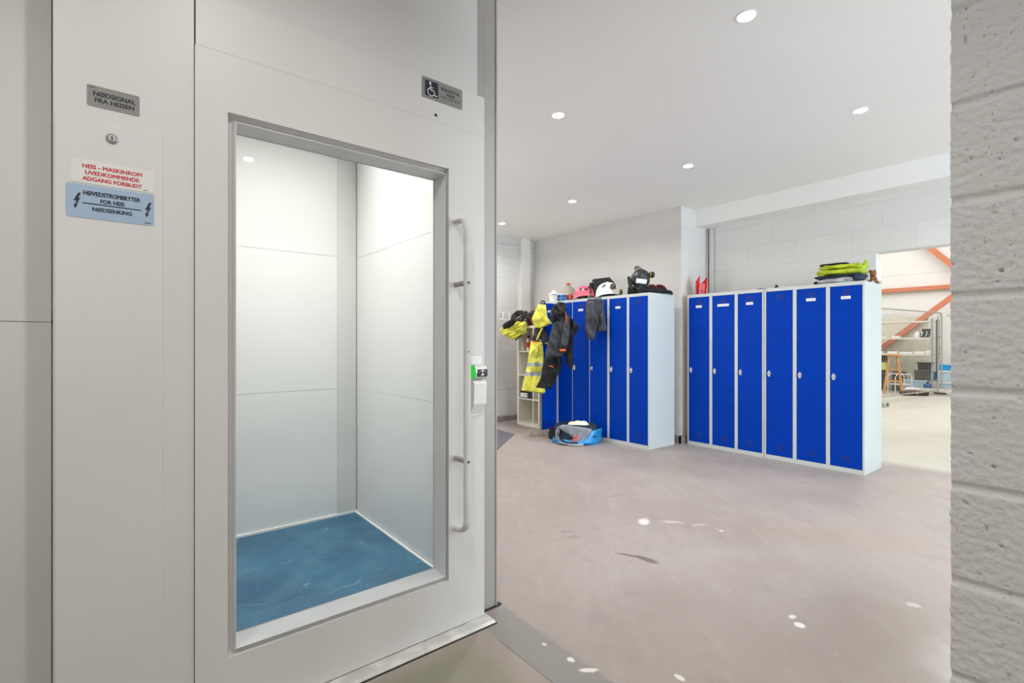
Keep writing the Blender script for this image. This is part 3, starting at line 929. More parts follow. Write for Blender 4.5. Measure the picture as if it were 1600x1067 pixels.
# ------------------------------------------------------------------ ceiling spotlights
LBL = ['recessed spotlight nearest the camera, top right of the lift', 'recessed spotlight right of the lift post, second row back',
       'recessed spotlight above the right lockers near the block wall', 'recessed spotlight in front of the beam end by the pier',
       'recessed spotlight above the left lockers', 'smallest recessed spotlight, in the far corner by the lift post']
for i, (x, y) in enumerate(SPOTS):
    lb = LBL[i] if i < 6 else 'unseen recessed spotlight, of a set partly added to light the lobby'
    t = thing('ceiling_spotlight', lb, 'ceiling light', (x, y, 2.9), 0, 'recessed ceiling spotlights')
    MB().lathe([(0.042, 0.0), (0.046, 0.0), (0.047, -0.003), (0.044, -0.005), (0.042, -0.002)], n=28).build('trim_ring', 'white', t, smooth=True)
    MB().lathe([(0.042, 0.0), (0.042, -0.004), (0.001, -0.0055)], n=24).build('lamp_lens', 'lens', t)

# ------------------------------------------------------------------ lockers
LH = 1.80


def locker_unit(name, label, X, Y, n, angles, labels, rz=0, stick=()):
    t = thing(name, label, 'locker cabinet', (X, Y, 0), rz, 'grey lockers with blue doors')
    W = 0.30 * n
    dep = 0.50
    b = MB()
    b.box(0.0, dep, 0, 0.018, 0, LH).box(0.0, dep, W - 0.018, W, 0, LH).box(dep - 0.01, dep, 0.018, W - 0.018, 0, LH)
    b.box(0.0, dep - 0.01, 0.018, W - 0.018, LH - 0.035, LH).box(0.0, dep - 0.01, 0.018, W - 0.018, 0, 0.045)
    for k in range(1, n):
        b.box(0.0, dep - 0.01, k * 0.3 - 0.018, k * 0.3 + 0.018, 0.045, LH - 0.035)
    for k in range(n):
        b.box(0.03, dep - 0.01, k * 0.3 + 0.018, k * 0.3 + 0.282, 1.45, 1.462)
    b.build('cabinet_body', 'locker_grey', t, bevel=0.0015)
    for y in stick:
        MB().box(-0.001, 0, y - 0.02, y + 0.02, LH - 0.026, LH - 0.012, 0).box(-0.0014, -0.001, y - 0.018, y + 0.018, LH - 0.021, LH - 0.016, 1).build('small_sticker', ['sticker_white', 'redmetal'], t)
    for k in range(n):
        # hinge on the side with the smaller y; local y grows away from the hinge
        wd = 0.26
        d = MB()
        d.box(-0.003, 0.013, 0.0, wd, 0.0, 1.716)
        do = d.build('locker_door', 'blue', t, bevel=0.0015)
        do.location = (0.002, k * 0.3 + 0.020, 0.047)
        do.rotation_euler = (0, 0, math.radians(angles[k]))
        for zc in (1.655, 0.085):
            v = MB()
            for i in range(4):
                for j in range(4):
                    yy = wd / 2 - 0.036 + i * 0.018
                    zz = zc - 0.030 + j * 0.016
                    v.box(-0.0036, -0.003, yy, yy + 0.013, zz, zz + 0.010)
            v.build('air_vent', 'navy_grid', do)
        hn = MB()
        zc = 0.855
        yh = wd - 0.030
        hn.prism([(-0.003, yh, zc + 0.034), (-0.003, yh + 0.019, zc + 0.006), (-0.003, yh + 0.010, zc - 0.034), (-0.003, yh - 0.010, zc - 0.034), (-0.003, yh - 0.019, zc + 0.006)], (-0.006, 0, 0), 0)
        hn.tube([(-0.009, yh, zc), (-0.024, yh, zc)], 0.012, 0, 12)
        hn.box(-0.030, -0.024, yh - 0.004, yh + 0.004, zc - 0.016, zc + 0.016, 0)
        hn.build('turn_lock', 'chrome', do, bevel=0.001)
        if labels[k]:
            w = labels[k]
            q = MB().box(-0.0042, -0.003, wd / 2 - w / 2, wd / 2 + w / 2, 1.592, 1.620, 0)
            random.seed(int(w * 1000) + k)
            y = wd / 2 + w / 2 - 0.014
            while y > wd / 2 - w / 2 + 0.014:
                hh = random.uniform(0.003, 0.008)
                q.box(-0.0045, -0.0042, y - 0.004, y, 1.602, 1.602 + hh, 1)
                y -= 0.0065
            q.build('name_label', ['white', 'muff_grey'], do)
    return t


locker_unit('locker_cabinet', 'three-door blue locker cabinet nearest the hall opening, folded clothes on top', 5.35, 1.497, 3, [0, 0, 0], [0.078, 0.085, 0], stick=(0.87,))
locker_unit('locker_cabinet', 'three-door blue locker cabinet beside the pier, red bracket on top', 5.35, 2.403, 3, [0, 0, 0], [0.075, 0.135, 0.075], stick=(0.87,))
locker_unit('locker_cabinet', 'four-door blue locker cabinet with two helmets and grey trousers on it', 4.71, 3.39, 4, [0, 0, 7, 8], [0, 0.075, 0.05, 0.075], stick=())
locker_unit('locker_cabinet', 'two-door blue locker cabinet at the left end with its far door swung open', 4.71, 4.594, 2, [0, 90], [0, 0.08], stick=(0.03,))

# ------------------------------------------------------------------ cloth helpers (local u = to the right, w = away, z up)
RZ = math.radians(-38.6)


def ring(u0, u1, z, dep=0.09, w=0.0, n=72, fold=0.012, freq=5, ph=0.0, tilt=0.0, seed=0):
    """one closed fold-rippled cross-section between u0 and u1; tilt lowers the right side"""
    cx, hx_ = (u0 + u1) / 2, (u1 - u0) / 2
    pts = []
    for i in range(n):
        a = 2 * PI * i / n
        q = Vector((math.cos(a) * 1.3 + seed, math.sin(a) * 1.3, z * 2.6))
        rip = 1 + fold * 6 * (math.sin(freq * a + ph + z * 2.0) * 0.55 + noise.noise(q * 1.9) * 1.2)
        cr = abs(noise.noise(Vector((math.cos(a) * 2.6 + seed * 3, math.sin(a) * 2.6, z * 9 + math.cos(a) * 1.6))))
        cr2 = abs(noise.noise(Vector((math.cos(a) * 6 - seed, math.sin(a) * 6, z * 21 - math.cos(a) * 3))))
        rip += 0.28 - 0.85 * cr - 0.35 * cr2
        ca, sa = math.cos(a), math.sin(a)
        ex = abs(ca) ** 0.8 * (1 if ca > 0 else -1)
        pts.append((cx + hx_ * ex * (0.5 + 0.5 * min(1.1, rip)), w + dep * sa * rip, z - tilt * ca + 0.006 * noise.noise(q * 3)))
    return pts


def garment(name, label, cat, origin, specs, mats, mi, group=None, seed=0, dep=0.07, extra=None, freq=5, fold=0.03):
    """specs: (u0,u1,z,depth scale,w,tilt)"""
    t = thing(name, label, cat, origin, RZ, group)
    # densify
    S = []
    MI = []
    for k in range(len(specs) - 1):
        a, b = specs[k], specs[k + 1]
        steps = 7
        for j in range(steps):
            f = j / steps
            S.append(tuple(a[q] * (1 - f) + b[q] * f for q in range(6)))
            MI.append(mi[k])
    S.append(specs[-1])
    rings = [ring(s_[0], s_[1], s_[2], dep * s_[3], s_[4], tilt=s_[5], seed=seed, freq=freq, fold=fold) for s_ in S]
    mb = MB().loft(rings, MI)
    mb.build('cloth_body' if extra else 'cloth', mats, t, smooth=True, angle=180)
    return t


def px2(d, x, y, x0):
    """metres right of the reference and height for a drawing made at distance d"""
    return ((x - x0) / 765 * d, 1.228 + (535 - y) / 765 * d)


def outline(rows, d, x0):
    out = []
    for (xa, xb, y, dp, w, ti) in rows:
        ua, z = px2(d, xa, y, x0)
        ub, _ = px2(d, xb, y, x0)
        out.append((ua, ub, z, dp, w, ti))
    return out


def at(x, d):
    u = (x - 800) / 765
    return (d * (0.62388 + u * 0.78152), d * (0.78152 - u * 0.62388), 0)


def drape(poly, d, x0, dep, w0=0.0, seed=0, lean=0.3, amp=0.35, mats=(0,), bands=(), slope=0.0, sc=1.0):
    """cloth volume: at every height the width comes from the garment's outline; ridged creases run along it"""
    P = [px2(d, x, y, x0) for x, y in poly]
    z0, z1 = min(p[1] for p in P), max(p[1] for p in P)
    n = max(8, int((z1 - z0) / 0.008))
    rings, mi = [], []
    N = 56
    for k in range(n + 1):
        z = z1 - (z1 - z0) * (0.002 + 0.996 * k / n)
        xs = []
        for i in range(len(P)):
            (xa, za), (xb, zb) = P[i], P[(i + 1) % len(P)]
            if (za - z) * (zb - z) < 0:
                xs.append(xa + (xb - xa) * (z - za) / (zb - za))
        if len(xs) < 2:
            continue
        ul, ur = min(xs), max(xs)
        c, h = (ul + ur) / 2, (ur - ul) / 2
        edge = min(1.0, (k / n) / 0.06 + 0.25, (1 - k / n) / 0.06 + 0.25)
        dd = dep * min(1.0, 0.35 + h / 0.10) * edge
        r_ = []
        for i in range(N):
            a = 2 * PI * i / N
            ca, sa = math.cos(a), math.sin(a)
            u = c + h * ca
            ex = abs(sa) ** 0.55 * (1 if sa > 0 else -1)
            q = Vector(((u + lean * z) * 15 * sc + seed * 7.3, (z - lean * u) * 4.5 * sc, (2.0 if sa > 0 else 0)))
            q2 = Vector(((u - lean * 1.6 * z) * 34 * sc + seed, z * 13 * sc, 5 + (2.0 if sa > 0 else 0)))
            cr = 1 - 2.4 * abs(noise.noise(q)) - 0.45 * abs(noise.noise(q2))
            w = ex * dd * (1 + amp * 1.6 * (cr - 0.35))
            r_.append((u, w0 + w, z + 0.004 * noise.noise(q2)))
        rings.append(r_)
        m_ = 0
        for (ya, yb, mm) in bands:
            zz = z + slope * c
            if px2(d, 0, yb, 0)[1] < zz < px2(d, 0, ya, 0)[1]:
                m_ = mm
        mi.append(m_)
    return MB().loft(rings, mi[:-1] or [0])


def path(pts, x0, w):
    return [(px2(d, p[0], p[1], x0)[0], p[2] if len(p) > 2 else w, px2(d, p[0], p[1], x0)[1]) for p in pts]


def crumple(o, amp=0.012, sc=16, seed=0):
    for v in o.data.vertices:
        p = v.co * sc + Vector((seed, seed * 2, 0))
        k = abs(noise.noise(p)) + 0.5 * abs(noise.noise(p * 2.3))
        v.co += v.normal * amp * (0.5 - 1.6 * k)
    return o


def cloth_part(name, mat, t, *a, **k):
    return drape(*a, **k).build(name, mat, t, smooth=True, angle=55)


# hi-vis jacket hanging from the corner of the open door
d = 6.55
t = thing('hi_vis_jacket', 'yellow hi-vis jacket with grey reflective bands hanging on the open locker door', 'jacket', at(838, d), RZ)
cloth_part('jacket_body', ['hivis', 'reflex'], t, [(829.6, 532), (848, 533), (849.5, 560), (848.5, 590), (850, 604), (852.5, 612), (849, 615), (834, 613.5), (833, 611.5), (815, 609.5), (818, 594), (823, 573), (826, 555)],
           d, 838, .075, 0, 3, .25, .30, bands=((565.5, 571.5, 1), (579.5, 586, 1)))
cloth_part('shoulder_yoke', 'charcoal', t, [(837, 510), (851, 510), (855, 522), (858, 533), (855, 541), (848, 536), (831, 533), (833, 523)], d, 838, .06, .01, 5, .3, .35)
mb = MB()
a = px2(d, 847, 512, 838)
b = px2(d, 838.5, 531, 838)
mb.tube([(a[0], -0.060, a[1]), ((a[0] + b[0]) / 2 - .003, -0.072, (a[1] + b[1]) / 2), (b[0], -0.068, b[1])], [.012, .014, .012], 0, 10, True, 0.5)
mb.build('shoulder_stripe', 'hivis', t, smooth=True)
mb = MB()
a = px2(d, 842, 531, 838)
b = px2(d, 855, 537, 838)
mb.tube([(a[0], -0.058, a[1]), (b[0], -0.05, b[1])], [.010, .012], 0, 10, True, 0.4)
mb.build('reflective_piping', 'reflex', t, smooth=True)
mb = MB()
a = px2(d, 830.5, 533.5, 838)
b = px2(d, 840, 534.5, 838)
mb.tube([(a[0], -0.060, a[1]), (b[0], -0.072, b[1])], [.008, .010], 0, 10, True, 0.5)
mb.build('orange_edge', 'orange', t, smooth=True)
cloth_part('hood', 'hivis', t, [(841, 475.5), (852.5, 476), (854, 486), (855.5, 496), (862.5, 505.5), (848, 512), (837.2, 514.5), (833, 506), (830.8, 498), (836, 486)], d, 838, .075, -.01, 8, .5, .30)
MB().tube([(.055, -.01, 1.722), (.063, .0, 1.762), (.080, .01, 1.788), (.105, .02, 1.782), (.112, .03, 1.755)], .009, 0, 8).build('hanging_loop', 'black', t, smooth=True)

# dark work jacket
d = 6.06
t = thing('work_jacket', 'charcoal hooded work jacket hanging on the open locker door, orange inside its cuff', 'jacket', at(872, d), RZ)
cloth_part('jacket_body', 'slate', t, [(866, 500), (877, 490), (886, 492), (889, 510), (887, 530), (883, 548), (878, 557.5), (869, 556), (851, 563), (852.5, 551), (859.5, 524), (862.5, 512)], d, 872, .07, 0, 11, .35, .34)
cloth_part('hem_band', 'charcoal', t, [(852.3, 555), (866, 552), (873, 549), (878, 556), (870, 556.5), (851, 563.5)], d, 872, .074, -.004, 14, -.6, .30)
cloth_part('far_sleeve', 'blackcloth', t, [(886, 490), (895, 498), (905, 510.5), (901.5, 519), (896.5, 526), (895.5, 549), (896.5, 565), (893.5, 580), (885.5, 568), (881, 549), (884, 523)], d, 872, .065, .03, 17, -.3, .45)
cloth_part('near_sleeve', 'slate', t, [(880, 494), (888.5, 496), (889.5, 510), (888, 523), (885.5, 541), (874.5, 540), (877, 522)], d, 872, .045, -.085, 19, .2, .35)
cloth_part('sleeve_cuff', 'blackcloth', t, [(874.5, 539), (885.5, 540), (884.5, 546), (873, 545.5)], d, 872, .05, -.083, 20, .2, .1)
a = px2(d, 878, 546.8, 872)
MB().lathe([(.0, -.014), (.035, -.012), (.045, 0), (.036, .012), (.0, .013)], c=(a[0], -.10, a[1]), n=28, sx=1.0, sy=.75).build('cuff_lining', 'orange', t, smooth=True)
cloth_part('hood', 'blackcloth', t, [(872.5, 471.5), (881, 473), (885, 481), (884, 490), (878.5, 498), (869, 504.5), (861.5, 502), (858.5, 494), (861, 485), (865, 477)], d, 872, .085, -.03, 23, .8, .34)
mb = MB().tube(path([(882, 488, -.115), (883.5, 498, -.135), (882.5, 507, -.14)], 872, -0.1), .0035, 0, 8)
mb.build('drawcord', 'orange', t, smooth=True)
a = px2(d, 865, 522.5, 872)
MB().box(a[0] - .055, a[0] + .055, -.083, -.07, a[1] - .004, a[1] + .004).build('pocket_seam', 'charcoal', t)
d = 6.16
t = thing('work_trousers', 'black work trousers hanging below the charcoal jacket, small orange tag', 'trousers', at(865, d), RZ)
cloth_part('cloth_body', 'blackcloth', t, [(853, 556), (876, 553), (878.5, 563), (877, 575), (870, 590), (861, 608.5), (850, 606.5), (837, 606), (845, 591), (848, 573)], d, 865, .06, .02, 27, .35, .36)
mb = MB()
a = px2(d, 857.5, 570.5, 865)
b_ = px2(d, 864, 573.0, 865)
mb.tube([(a[0], -.066, a[1]), (b_[0], -.070, b_[1])], 0.007, 0, 8, True, .5)
mb.build('orange_tag', 'orange', t)

# grey trousers over the locker doors
d = 5.98
t = thing('grey_trousers', 'dark grey work trousers draped over the locker door tops', 'trousers', at(930, d), RZ)
cloth_part('cloth_body', 'slate', t, [(919, 466.5), (940, 465.5), (944, 470), (944, 483), (946.5, 503), (949, 516), (937.5, 519), (932, 517), (925, 500), (916, 490), (915, 475)], d, 930, .05, .02, 31, -.15, .45)
cloth_part('trouser_leg', 'slate', t, [(918, 470), (929, 470), (932, 490), (934.5, 502), (931, 515), (929, 528), (924, 531), (917.5, 529.5), (913.5, 513), (914.5, 494), (915.5, 480)], d, 930, .05, -.02, 33, .15, .42)
cloth_part('dark_leg_gap', 'blackcloth', t, [(936, 487), (940, 486), (941, 500), (938, 512), (931.5, 518), (931, 510), (934, 500)], d, 930, .045, -.012, 35, .3, .3)  # black piece drawn for the dark, shaded gap between the legs

# ------------------------------------------------------------------ white cube shelf in the corner
sx0, sx1, sy0, sy1, sh = 4.66, 5.05, 5.205, 5.714, 1.475
t = thing('cube_shelf', 'cream white cube shelf unit in the far corner behind the hanging jackets', 'shelf', (4.66, 5.4, 0))
b = MB()
b.box(sx0, sx1, sy0, sy0 + .035, 0, sh).box(sx0, sx1, sy1 - .038, sy1, 0, sh)
b.box(sx0, sx1, sy0 + .035, sy1 - .038, sh - .038, sh).box(sx0, sx1, sy0 + .035, sy1 - .038, 0, .05)
for o_ in (b.build('shelf_frame', 'shelf_white', bevel=.001),):
    o_.parent = t
    o_.matrix_parent_inverse = Matrix.Translation(-t.location)
b = MB().box(sx0 + .003, sx1, 5.345, 5.363, .05, sh - .038)
for zc in (.395, .745, 1.095):
    b.box(sx0 + .003, sx1, sy0 + .035, 5.345, zc - .008, zc + .008).box(sx0 + .003, sx1, 5.363, sy1 - .038, zc - .008, zc + .008)
o_ = b.build('shelf_divider', 'shelf_white')
o_.parent = t
o_.matrix_parent_inverse = Matrix.Translation(-t.location)
o_ = MB().box(sx1 - .006, sx1 - .001, sy0 + .035, sy1 - .038, .05, sh - .038).build('back_panel', 'shelf_white')
o_.parent = t
o_.matrix_parent_inverse = Matrix.Translation(-t.location)

t = thing('storage_box', 'small black box with a white label in the shelf', 'box', (4.70, 5.52, .4035))
MB().box(-0.02, .24, -.145, .14, 0, .105).build('box_body', 'black', t, bevel=.004)
MB().box(-.022, -.02, -.02, .135, .012, .075, 0).box(-.0225, -.022, .04, .06, .035, .050, 1).box(-.0225, -.022, .0, .008, .02, .06, 1).build('paper_label', ['white', 'ink'], t)
t = thing('spray_can', 'red and silver spray can in the top shelf cell', 'spray can', (4.74, 5.545, 1.1035))
MB().lathe([(.034, 0), (.034, .17), (.030, .185), (.016, .195)], n=20).build('can_body', 'steel', t, smooth=True)
MB().lathe([(.0345, .05), (.0345, .13), (.034, .131), (.034, .049)], n=20).build('can_label', 'redmetal', t, smooth=True)
MB().lathe([(.018, .19), (.018, .225), (.012, .23)], n=16).build('can_cap', 'black', t, smooth=True)

# things on the shelf top
d = 7.13
t = thing('hi_vis_vest', 'yellow hi-vis vest draped over the left end of the shelf top', 'vest', at(802, d), RZ)
cloth_part('vest_cloth', 'hivis', t, [(780.5, 515), (788, 508), (797, 502.5), (822.5, 502), (823.5, 520), (813, 524), (804, 531), (795, 528), (786, 523)], d, 802, .085, 0, 41, -1.2, .42)
cloth_part('dark_lining', 'navycloth', t, [(800, 526), (812, 522.5), (820, 520), (816, 524), (806, 532)], d, 802, .05, .01, 43, -1.2, .3)
t = thing('cable_coil', 'coil of black cable lying on the yellow vest', 'cable', (4.60, 5.58, 1.56))
mb = MB()
pts = []
for i in range(330):
    a = i * 2 * PI / 40
    rr = .098 + .036 * math.sin(i * .258)
    pts.append((-.02 + .035 * math.sin(i * .078) + .09 * math.sin(a) * .5, rr * 1.25 * math.cos(a), .04 + rr * .72 * math.sin(a) + .01 * math.sin(i * .22)))
mb.tube(pts, .0115, 0, 10)
mb.build('cable', 'black', t, smooth=True)
t = thing('work_glove', 'black work glove rolled up on the yellow vest', 'glove', (4.36, 5.50, 1.475))
mb = MB().tube([(-.02, .13, -.03), (-.02, .07, -.01), (-.01, 0, .02), (0, -.07, .055), (0, -.12, .075)], [.048, .052, .05, .045, .03], 0, 16, True, .8)
mb.build('glove_hand', 'blackcloth', t, smooth=True, subsurf=1)
for k in range(4):
    MB().tube([(-.035 + .006 * k, .05 - .035 * k, .035 + .012 * k), (-.06, .03 - .035 * k, .025 + .012 * k)], [.012, .008], 0, 8).build('finger', 'charcoal', t, smooth=True)
t = thing('rolled_bag', 'black bag with red straps crumpled on the shelf top', 'bag', (4.87, 5.54, 1.475))
mb = MB()
rings = []
for k in range(9):
    z = .235 * k / 8
    w_ = .13 * math.sqrt(max(.02, 1 - (k / 8.6) ** 3))
    rings.append([(w_ * math.cos(a) * (1 + .3 * noise.noise(Vector((math.cos(a) * 2, math.sin(a) * 2, z * 12)))), .96 * w_ * math.sin(a) * (1 + .3 * noise.noise(Vector((math.cos(a) * 2 + 5, math.sin(a) * 2, z * 12)))), z) for a in [2 * PI * i / 24 for i in range(24)]])
mb.loft(rings).build('bag_body', 'charcoal', t, smooth=True, angle=180)
for sgn in (-1, 1):
    MB().tube([(-.13, -.08, .06 + .04 * sgn), (-.155, -.02, .13), (-.14, .05, .19 + .02 * sgn), (-.09, .10, .23)], .009, 0, 8).build('strap', 'darkred', t, smooth=True)

# ------------------------------------------------------------------ on top of the left lockers


def place(name, label, cat, x, y, z, rz=0, group=None):
    return thing(name, label, cat, (x, y, z), rz, group)


t = place('plastic_tub', 'white plastic tub with a crooked lid at the left end of the locker tops', 'tub', 4.855, 5.12, 1.8, RZ)
MB().lathe([(.058, 0), (.070, .10), (.072, .105), (.0, .105)], n=28).build('tub_body', 'white', t, smooth=True)
MB().lathe([(.074, .103), (.076, .108), (.076, .125), (.060, .132), (.0, .134)], n=28).build('tub_lid', 'white', t, smooth=True)
MB().tube([(-.03, 0, .135), (0, 0, .165), (.04, 0, .135)], [.025, .03, .02], 0, 12).build('crumpled_wipe', 'paper', t, smooth=True, subsurf=1)
MB().box(-.03, .03, -.0765, -.074, .104, .114).build('blue_sticker', 'bright_blue', t)

t = place('canister', 'grey cone-topped plastic canister with a red cap', 'canister', 5.06, 5.03, 1.8, RZ)
MB().lathe([(.136, .0), (.140, .02), (.140, .13), (.130, .148), (.085, .205), (.040, .243), (.026, .250), (.026, .265)], n=36).build('canister_body', 'canister', t, smooth=True, angle=30)
MB().lathe([(.028, .258), (.028, .282), (.02, .285)], n=20).build('screw_cap', 'redmetal', t, smooth=True)
t = place('blue_box', 'small blue and black patterned box in front of the canister', 'box', 4.80, 4.865, 1.8, RZ)


def patterned():
    q = NT('blue_print')
    f = q.noise(38, 2)
    c_ = q.mix(q.ramp(f, .42, .5), lin('#16233c'), lin('#4a86cf'))
    q.l(c_, q.b.inputs['Base Color'])
    q.b.inputs['Roughness'].default_value = .4
    return q.m


M['blue_print'] = patterned()
MB().box(-.085, .055, -.05, .05, 0, .095).build('box_body', 'blue_print', t, bevel=.015)
MB().box(-.088, .058, -.053, .053, .088, .100).build('box_lid', 'white', t, bevel=.003)
t = place('red_pouch', 'dark red pouch beside the blue patterned box', 'pouch', 4.79, 4.74, 1.8, RZ)
MB().tube([(-.04, 0, .045), (0, 0, .05), (.045, 0, .04)], [.035, .045, .03], 0, 14, True, .9).build('pouch_body', 'darkred', t, smooth=True, subsurf=1)
MB().box(-.012, .012, -.05, -.035, .02, .09).build('pouch_flap', 'orange', t, bevel=.004)


def helmet(name, label, x, y, rz, shell, z0=.0, s=1.0, slots=()):
    t = thing(name, label, 'helmet', (x, y, 1.8 + z0), rz, 'climbing helmets on the lockers')

    def P(a, q, off=0.0):
        r = 1 + off
        f = 1.10 if math.cos(q) > 0 else 1.0
        return ((.132 * s) * math.cos(a) ** .85 * math.cos(q) * f * r, .100 * s * math.cos(a) ** .85 * math.sin(q) * r,
                .038 * s + .118 * s * math.sin(a) * r + .013 * s * (math.cos(a) ** 3) * (-math.cos(2 * q)) + .010 * s * math.cos(a) * math.cos(q))
    Q = [2 * PI * i / 44 for i in range(44)]
    rings = [[P(PI / 2 * min(.985, k / 12), q) for q in Q] for k in range(13)]
    first = [(p[0] * 1.03, p[1] * 1.02, p[2] - .026 * s) for p in rings[0]]
    low = [(p[0] * (1.13 if p[0] < 0 else 1.06), p[1] * 1.05, p[2] - .036 * s) for p in rings[0]]
    inner = [(p[0] * .92, p[1] * .92, p[2] - .026 * s) for p in rings[0]]
    innr2 = [(p[0] * .88, p[1] * .88, p[2] + .05 * s) for p in rings[0]]
    MB().loft([innr2, inner, low, first] + rings).build('helmet_shell', shell, t, smooth=True, angle=60)
    MB().lathe([(.080 * s, .0), (.100 * s, .02 * s), (.098 * s, .05 * s)], n=24, sx=1.08, sy=.86).build('inner_band', 'black', t, smooth=True)
    # raised rib over the crown
    MB().tube([P(D(a), D(-90), .012) for a in range(40, 90, 8)] + [P(D(a), D(90), .012) for a in range(88, 40, -8)], .006 * s, 0, 8).build('crown_rib', shell, t, smooth=True)
    for (q0, a0, dq, da) in slots:
        g_ = [[P(D(a0) + D(da) * (j / 4 - .5) * math.sqrt(max(.12, 1 - (i / 3 - 1) ** 2)), D(q0) + D(dq) * (i / 3 - 1) * .5, .012) for j in range(5)] for i in range(7)]
        mb = MB()
        V = [[mb.bm.verts.new(p) for p in row] for row in g_]
        for i in range(6):
            for j in range(4):
                mb.bm.faces.new((V[i][j], V[i + 1][j], V[i + 1][j + 1], V[i][j + 1]))
        mb.build('air_slot', 'black', t, smooth=True)
    return t


def muffs(t, specs, s=1.0):
    for (x, y, z, col, rot) in specs:
        e = MB()
        e.lathe([(.012 * s, -.022 * s), (.028 * s, -.020 * s), (.035 * s, -.008 * s), (.036 * s, .004 * s)], n=24, m=0)
        e.lathe([(.037 * s, .003 * s), (.040 * s, .008 * s), (.037 * s, .014 * s)], n=24, m=1)
        e.lathe([(.037 * s, .012 * s), (.039 * s, .022 * s), (.033 * s, .036 * s), (.020 * s, .044 * s), (.004 * s, .047 * s)], n=24, m=2)
        o = e.build('ear_muff', ['black', 'muff_yellow', col], t, smooth=True)
        o.location = (x * s, y * s, z * s)
        o.rotation_euler = rot
    return t


t = helmet('pink_helmet', 'pink climbing helmet with ear muffs, between the canister and the black case', 4.83, 4.52, RZ, 'pink', 0.030, 1.0, ((-112, 32, 16, 22), (-80, 26, 22, 18), (-50, 42, 26, 34), (-100, 62, 12, 14)))
muffs(t, [(.085, -.105, -.0, 'muff_grey', (D(95), 0, D(20))), (-.02, -.06, -.012, 'black', (D(70), 0, 0))], .85)
MB().lathe([(.07, -.03), (.085, .0), (.09, .02)], n=24, sx=1.05, sy=.86).build('chin_pad', 'black', t, smooth=True)
MB().tube([(.10, -.05, .09), (.085, -.075, .07), (.075, -.088, .05)], [.02, .024, .018], 0, 12, True, .4).build('clip', 'muff_grey', t, smooth=True)
t = helmet('white_helmet', 'white climbing helmet with grey and yellow ear muffs in front of the black case', 4.83, 4.11, RZ, 'helmet_white', 0.02, 1.10, ((-118, 36, 26, 26), (-60, 18, 16, 10)))
muffs(t, [(.045, -.11, .105, 'muff_grey', (D(80), D(0), D(10))), (.145, -.02, .045, 'muff_grey', (D(90), 0, D(75)))], 1.0)

t = place('black_case', 'black angled plastic case standing behind the white helmet', 'case', 5.04, 4.345, 1.8, RZ)
MB().prism([(-.140, 0, 0), (.12, 0, 0), (.14, 0, .22), (.07, 0, .292), (-.135, 0, .270)], (0, .12, 0)).build('case_body', 'charcoal', t, bevel=.012)
MB().prism([(-.142, -.004, .256), (.068, -.004, .278), (.138, -.004, .208), (.148, -.004, .220), (.076, -.004, .300), (-.142, -.004, .276)], (0, .128, 0)).build('case_rim', 'black', t, bevel=.004)
MB().box(-.185, -.142, .0, .09, 0, .23).build('case_pocket', 'blackcloth', t, bevel=.012)

# black helmet with visor held up on boots
t = place('black_helmet', 'scuffed black helmet with ear muffs and a white name strip resting on boots', 'helmet', 4.86, 3.62, 1.905, RZ)
mb = MB()
rings = []
for k in range(13):
    a = -PI * .36 + PI * .86 * k / 12
    rr = max(.02, math.cos(a))
    rings.append([(.112 * rr * math.cos(q), .115 * rr * math.sin(q), .085 + .118 * math.sin(a)) for q in [2 * PI * i / 32 for i in range(32)]])
crumple(mb.loft(rings).build('helmet_shell', 'helmet_black', t, smooth=True, angle=180), .006, 14, 4)
o = MB().box(-.075, .05, -.012, .0, -.028, .026).build('name_strip', 'paper', t, bevel=.004)
o.location = (-.005, -.098, .045)
o.rotation_euler = (D(14), D(7), 0)
muffs(t, [(.115, -.02, .13, 'black', (D(90), 0, D(60))), (-.035, .02, .195, 'muff_grey', (D(25), 0, 0))], 1.0)
MB().tube([(-.105, -.02, .10), (-.085, -.03, .165), (-.04, -.03, .205), (.01, -.02, .215)], .006, 0, 8).build('head_band', 'canister', t, smooth=True)
MB().prism([(-.15, .01, .115), (-.125, .0, .118), (-.09, -.03, -.04), (-.115, -.03, -.04), (-.14, 0, .02)], (0, .05, 0)).build('side_visor', 'black', t, bevel=.005)


def boot(label, x, y, rz, s=1.0, red=False):
    t = thing('work_boot', label, 'boot', (x, y, 1.8), rz, 'black boots on the lockers')
    mb = MB()
    rings = []
    for (xx, w, h0, h1) in [(-.075, .020, .02, .05), (-.07, .036, .012, .11), (-.04, .042, .012, .135), (.0, .042, .012, .13), (.04, .044, .012, .085), (.09, .048, .012, .062), (.13, .044, .012, .055), (.155, .028, .014, .04), (.16, .012, .018, .03)]:
        rings.append([(xx * s, w * math.cos(a) * s, ((h0 + h1) / 2 + (h1 - h0) / 2 * math.sin(a)) * s) for a in [2 * PI * i / 20 for i in range(20)]])
    mb.loft(rings).build('boot_upper', 'blackcloth', t, smooth=True, angle=180)
    mb = MB()
    out = [(-.078, -.03), (-.03, -.042), (.05, -.044), (.11, -.05), (.16, -.03), (.168, 0), (.16, .03), (.11, .05), (.05, .044), (-.03, .042), (-.078, .03)]
    mb.prism([(a * s, b_ * s, 0) for a, b_ in out], (0, 0, .018 * s))
    mb.build('boot_sole', 'black', t, bevel=.003)
    MB().tube([(-.06 * s, -.035 * s, .115 * s), (-.0 * s, -.038 * s, .118 * s), (.04 * s, -.03 * s, .095 * s), (.07 * s, -.01, .072 * s)], .011, 0, 8).build('boot_collar', 'darkred' if red else 'charcoal', t, smooth=True)
    return t


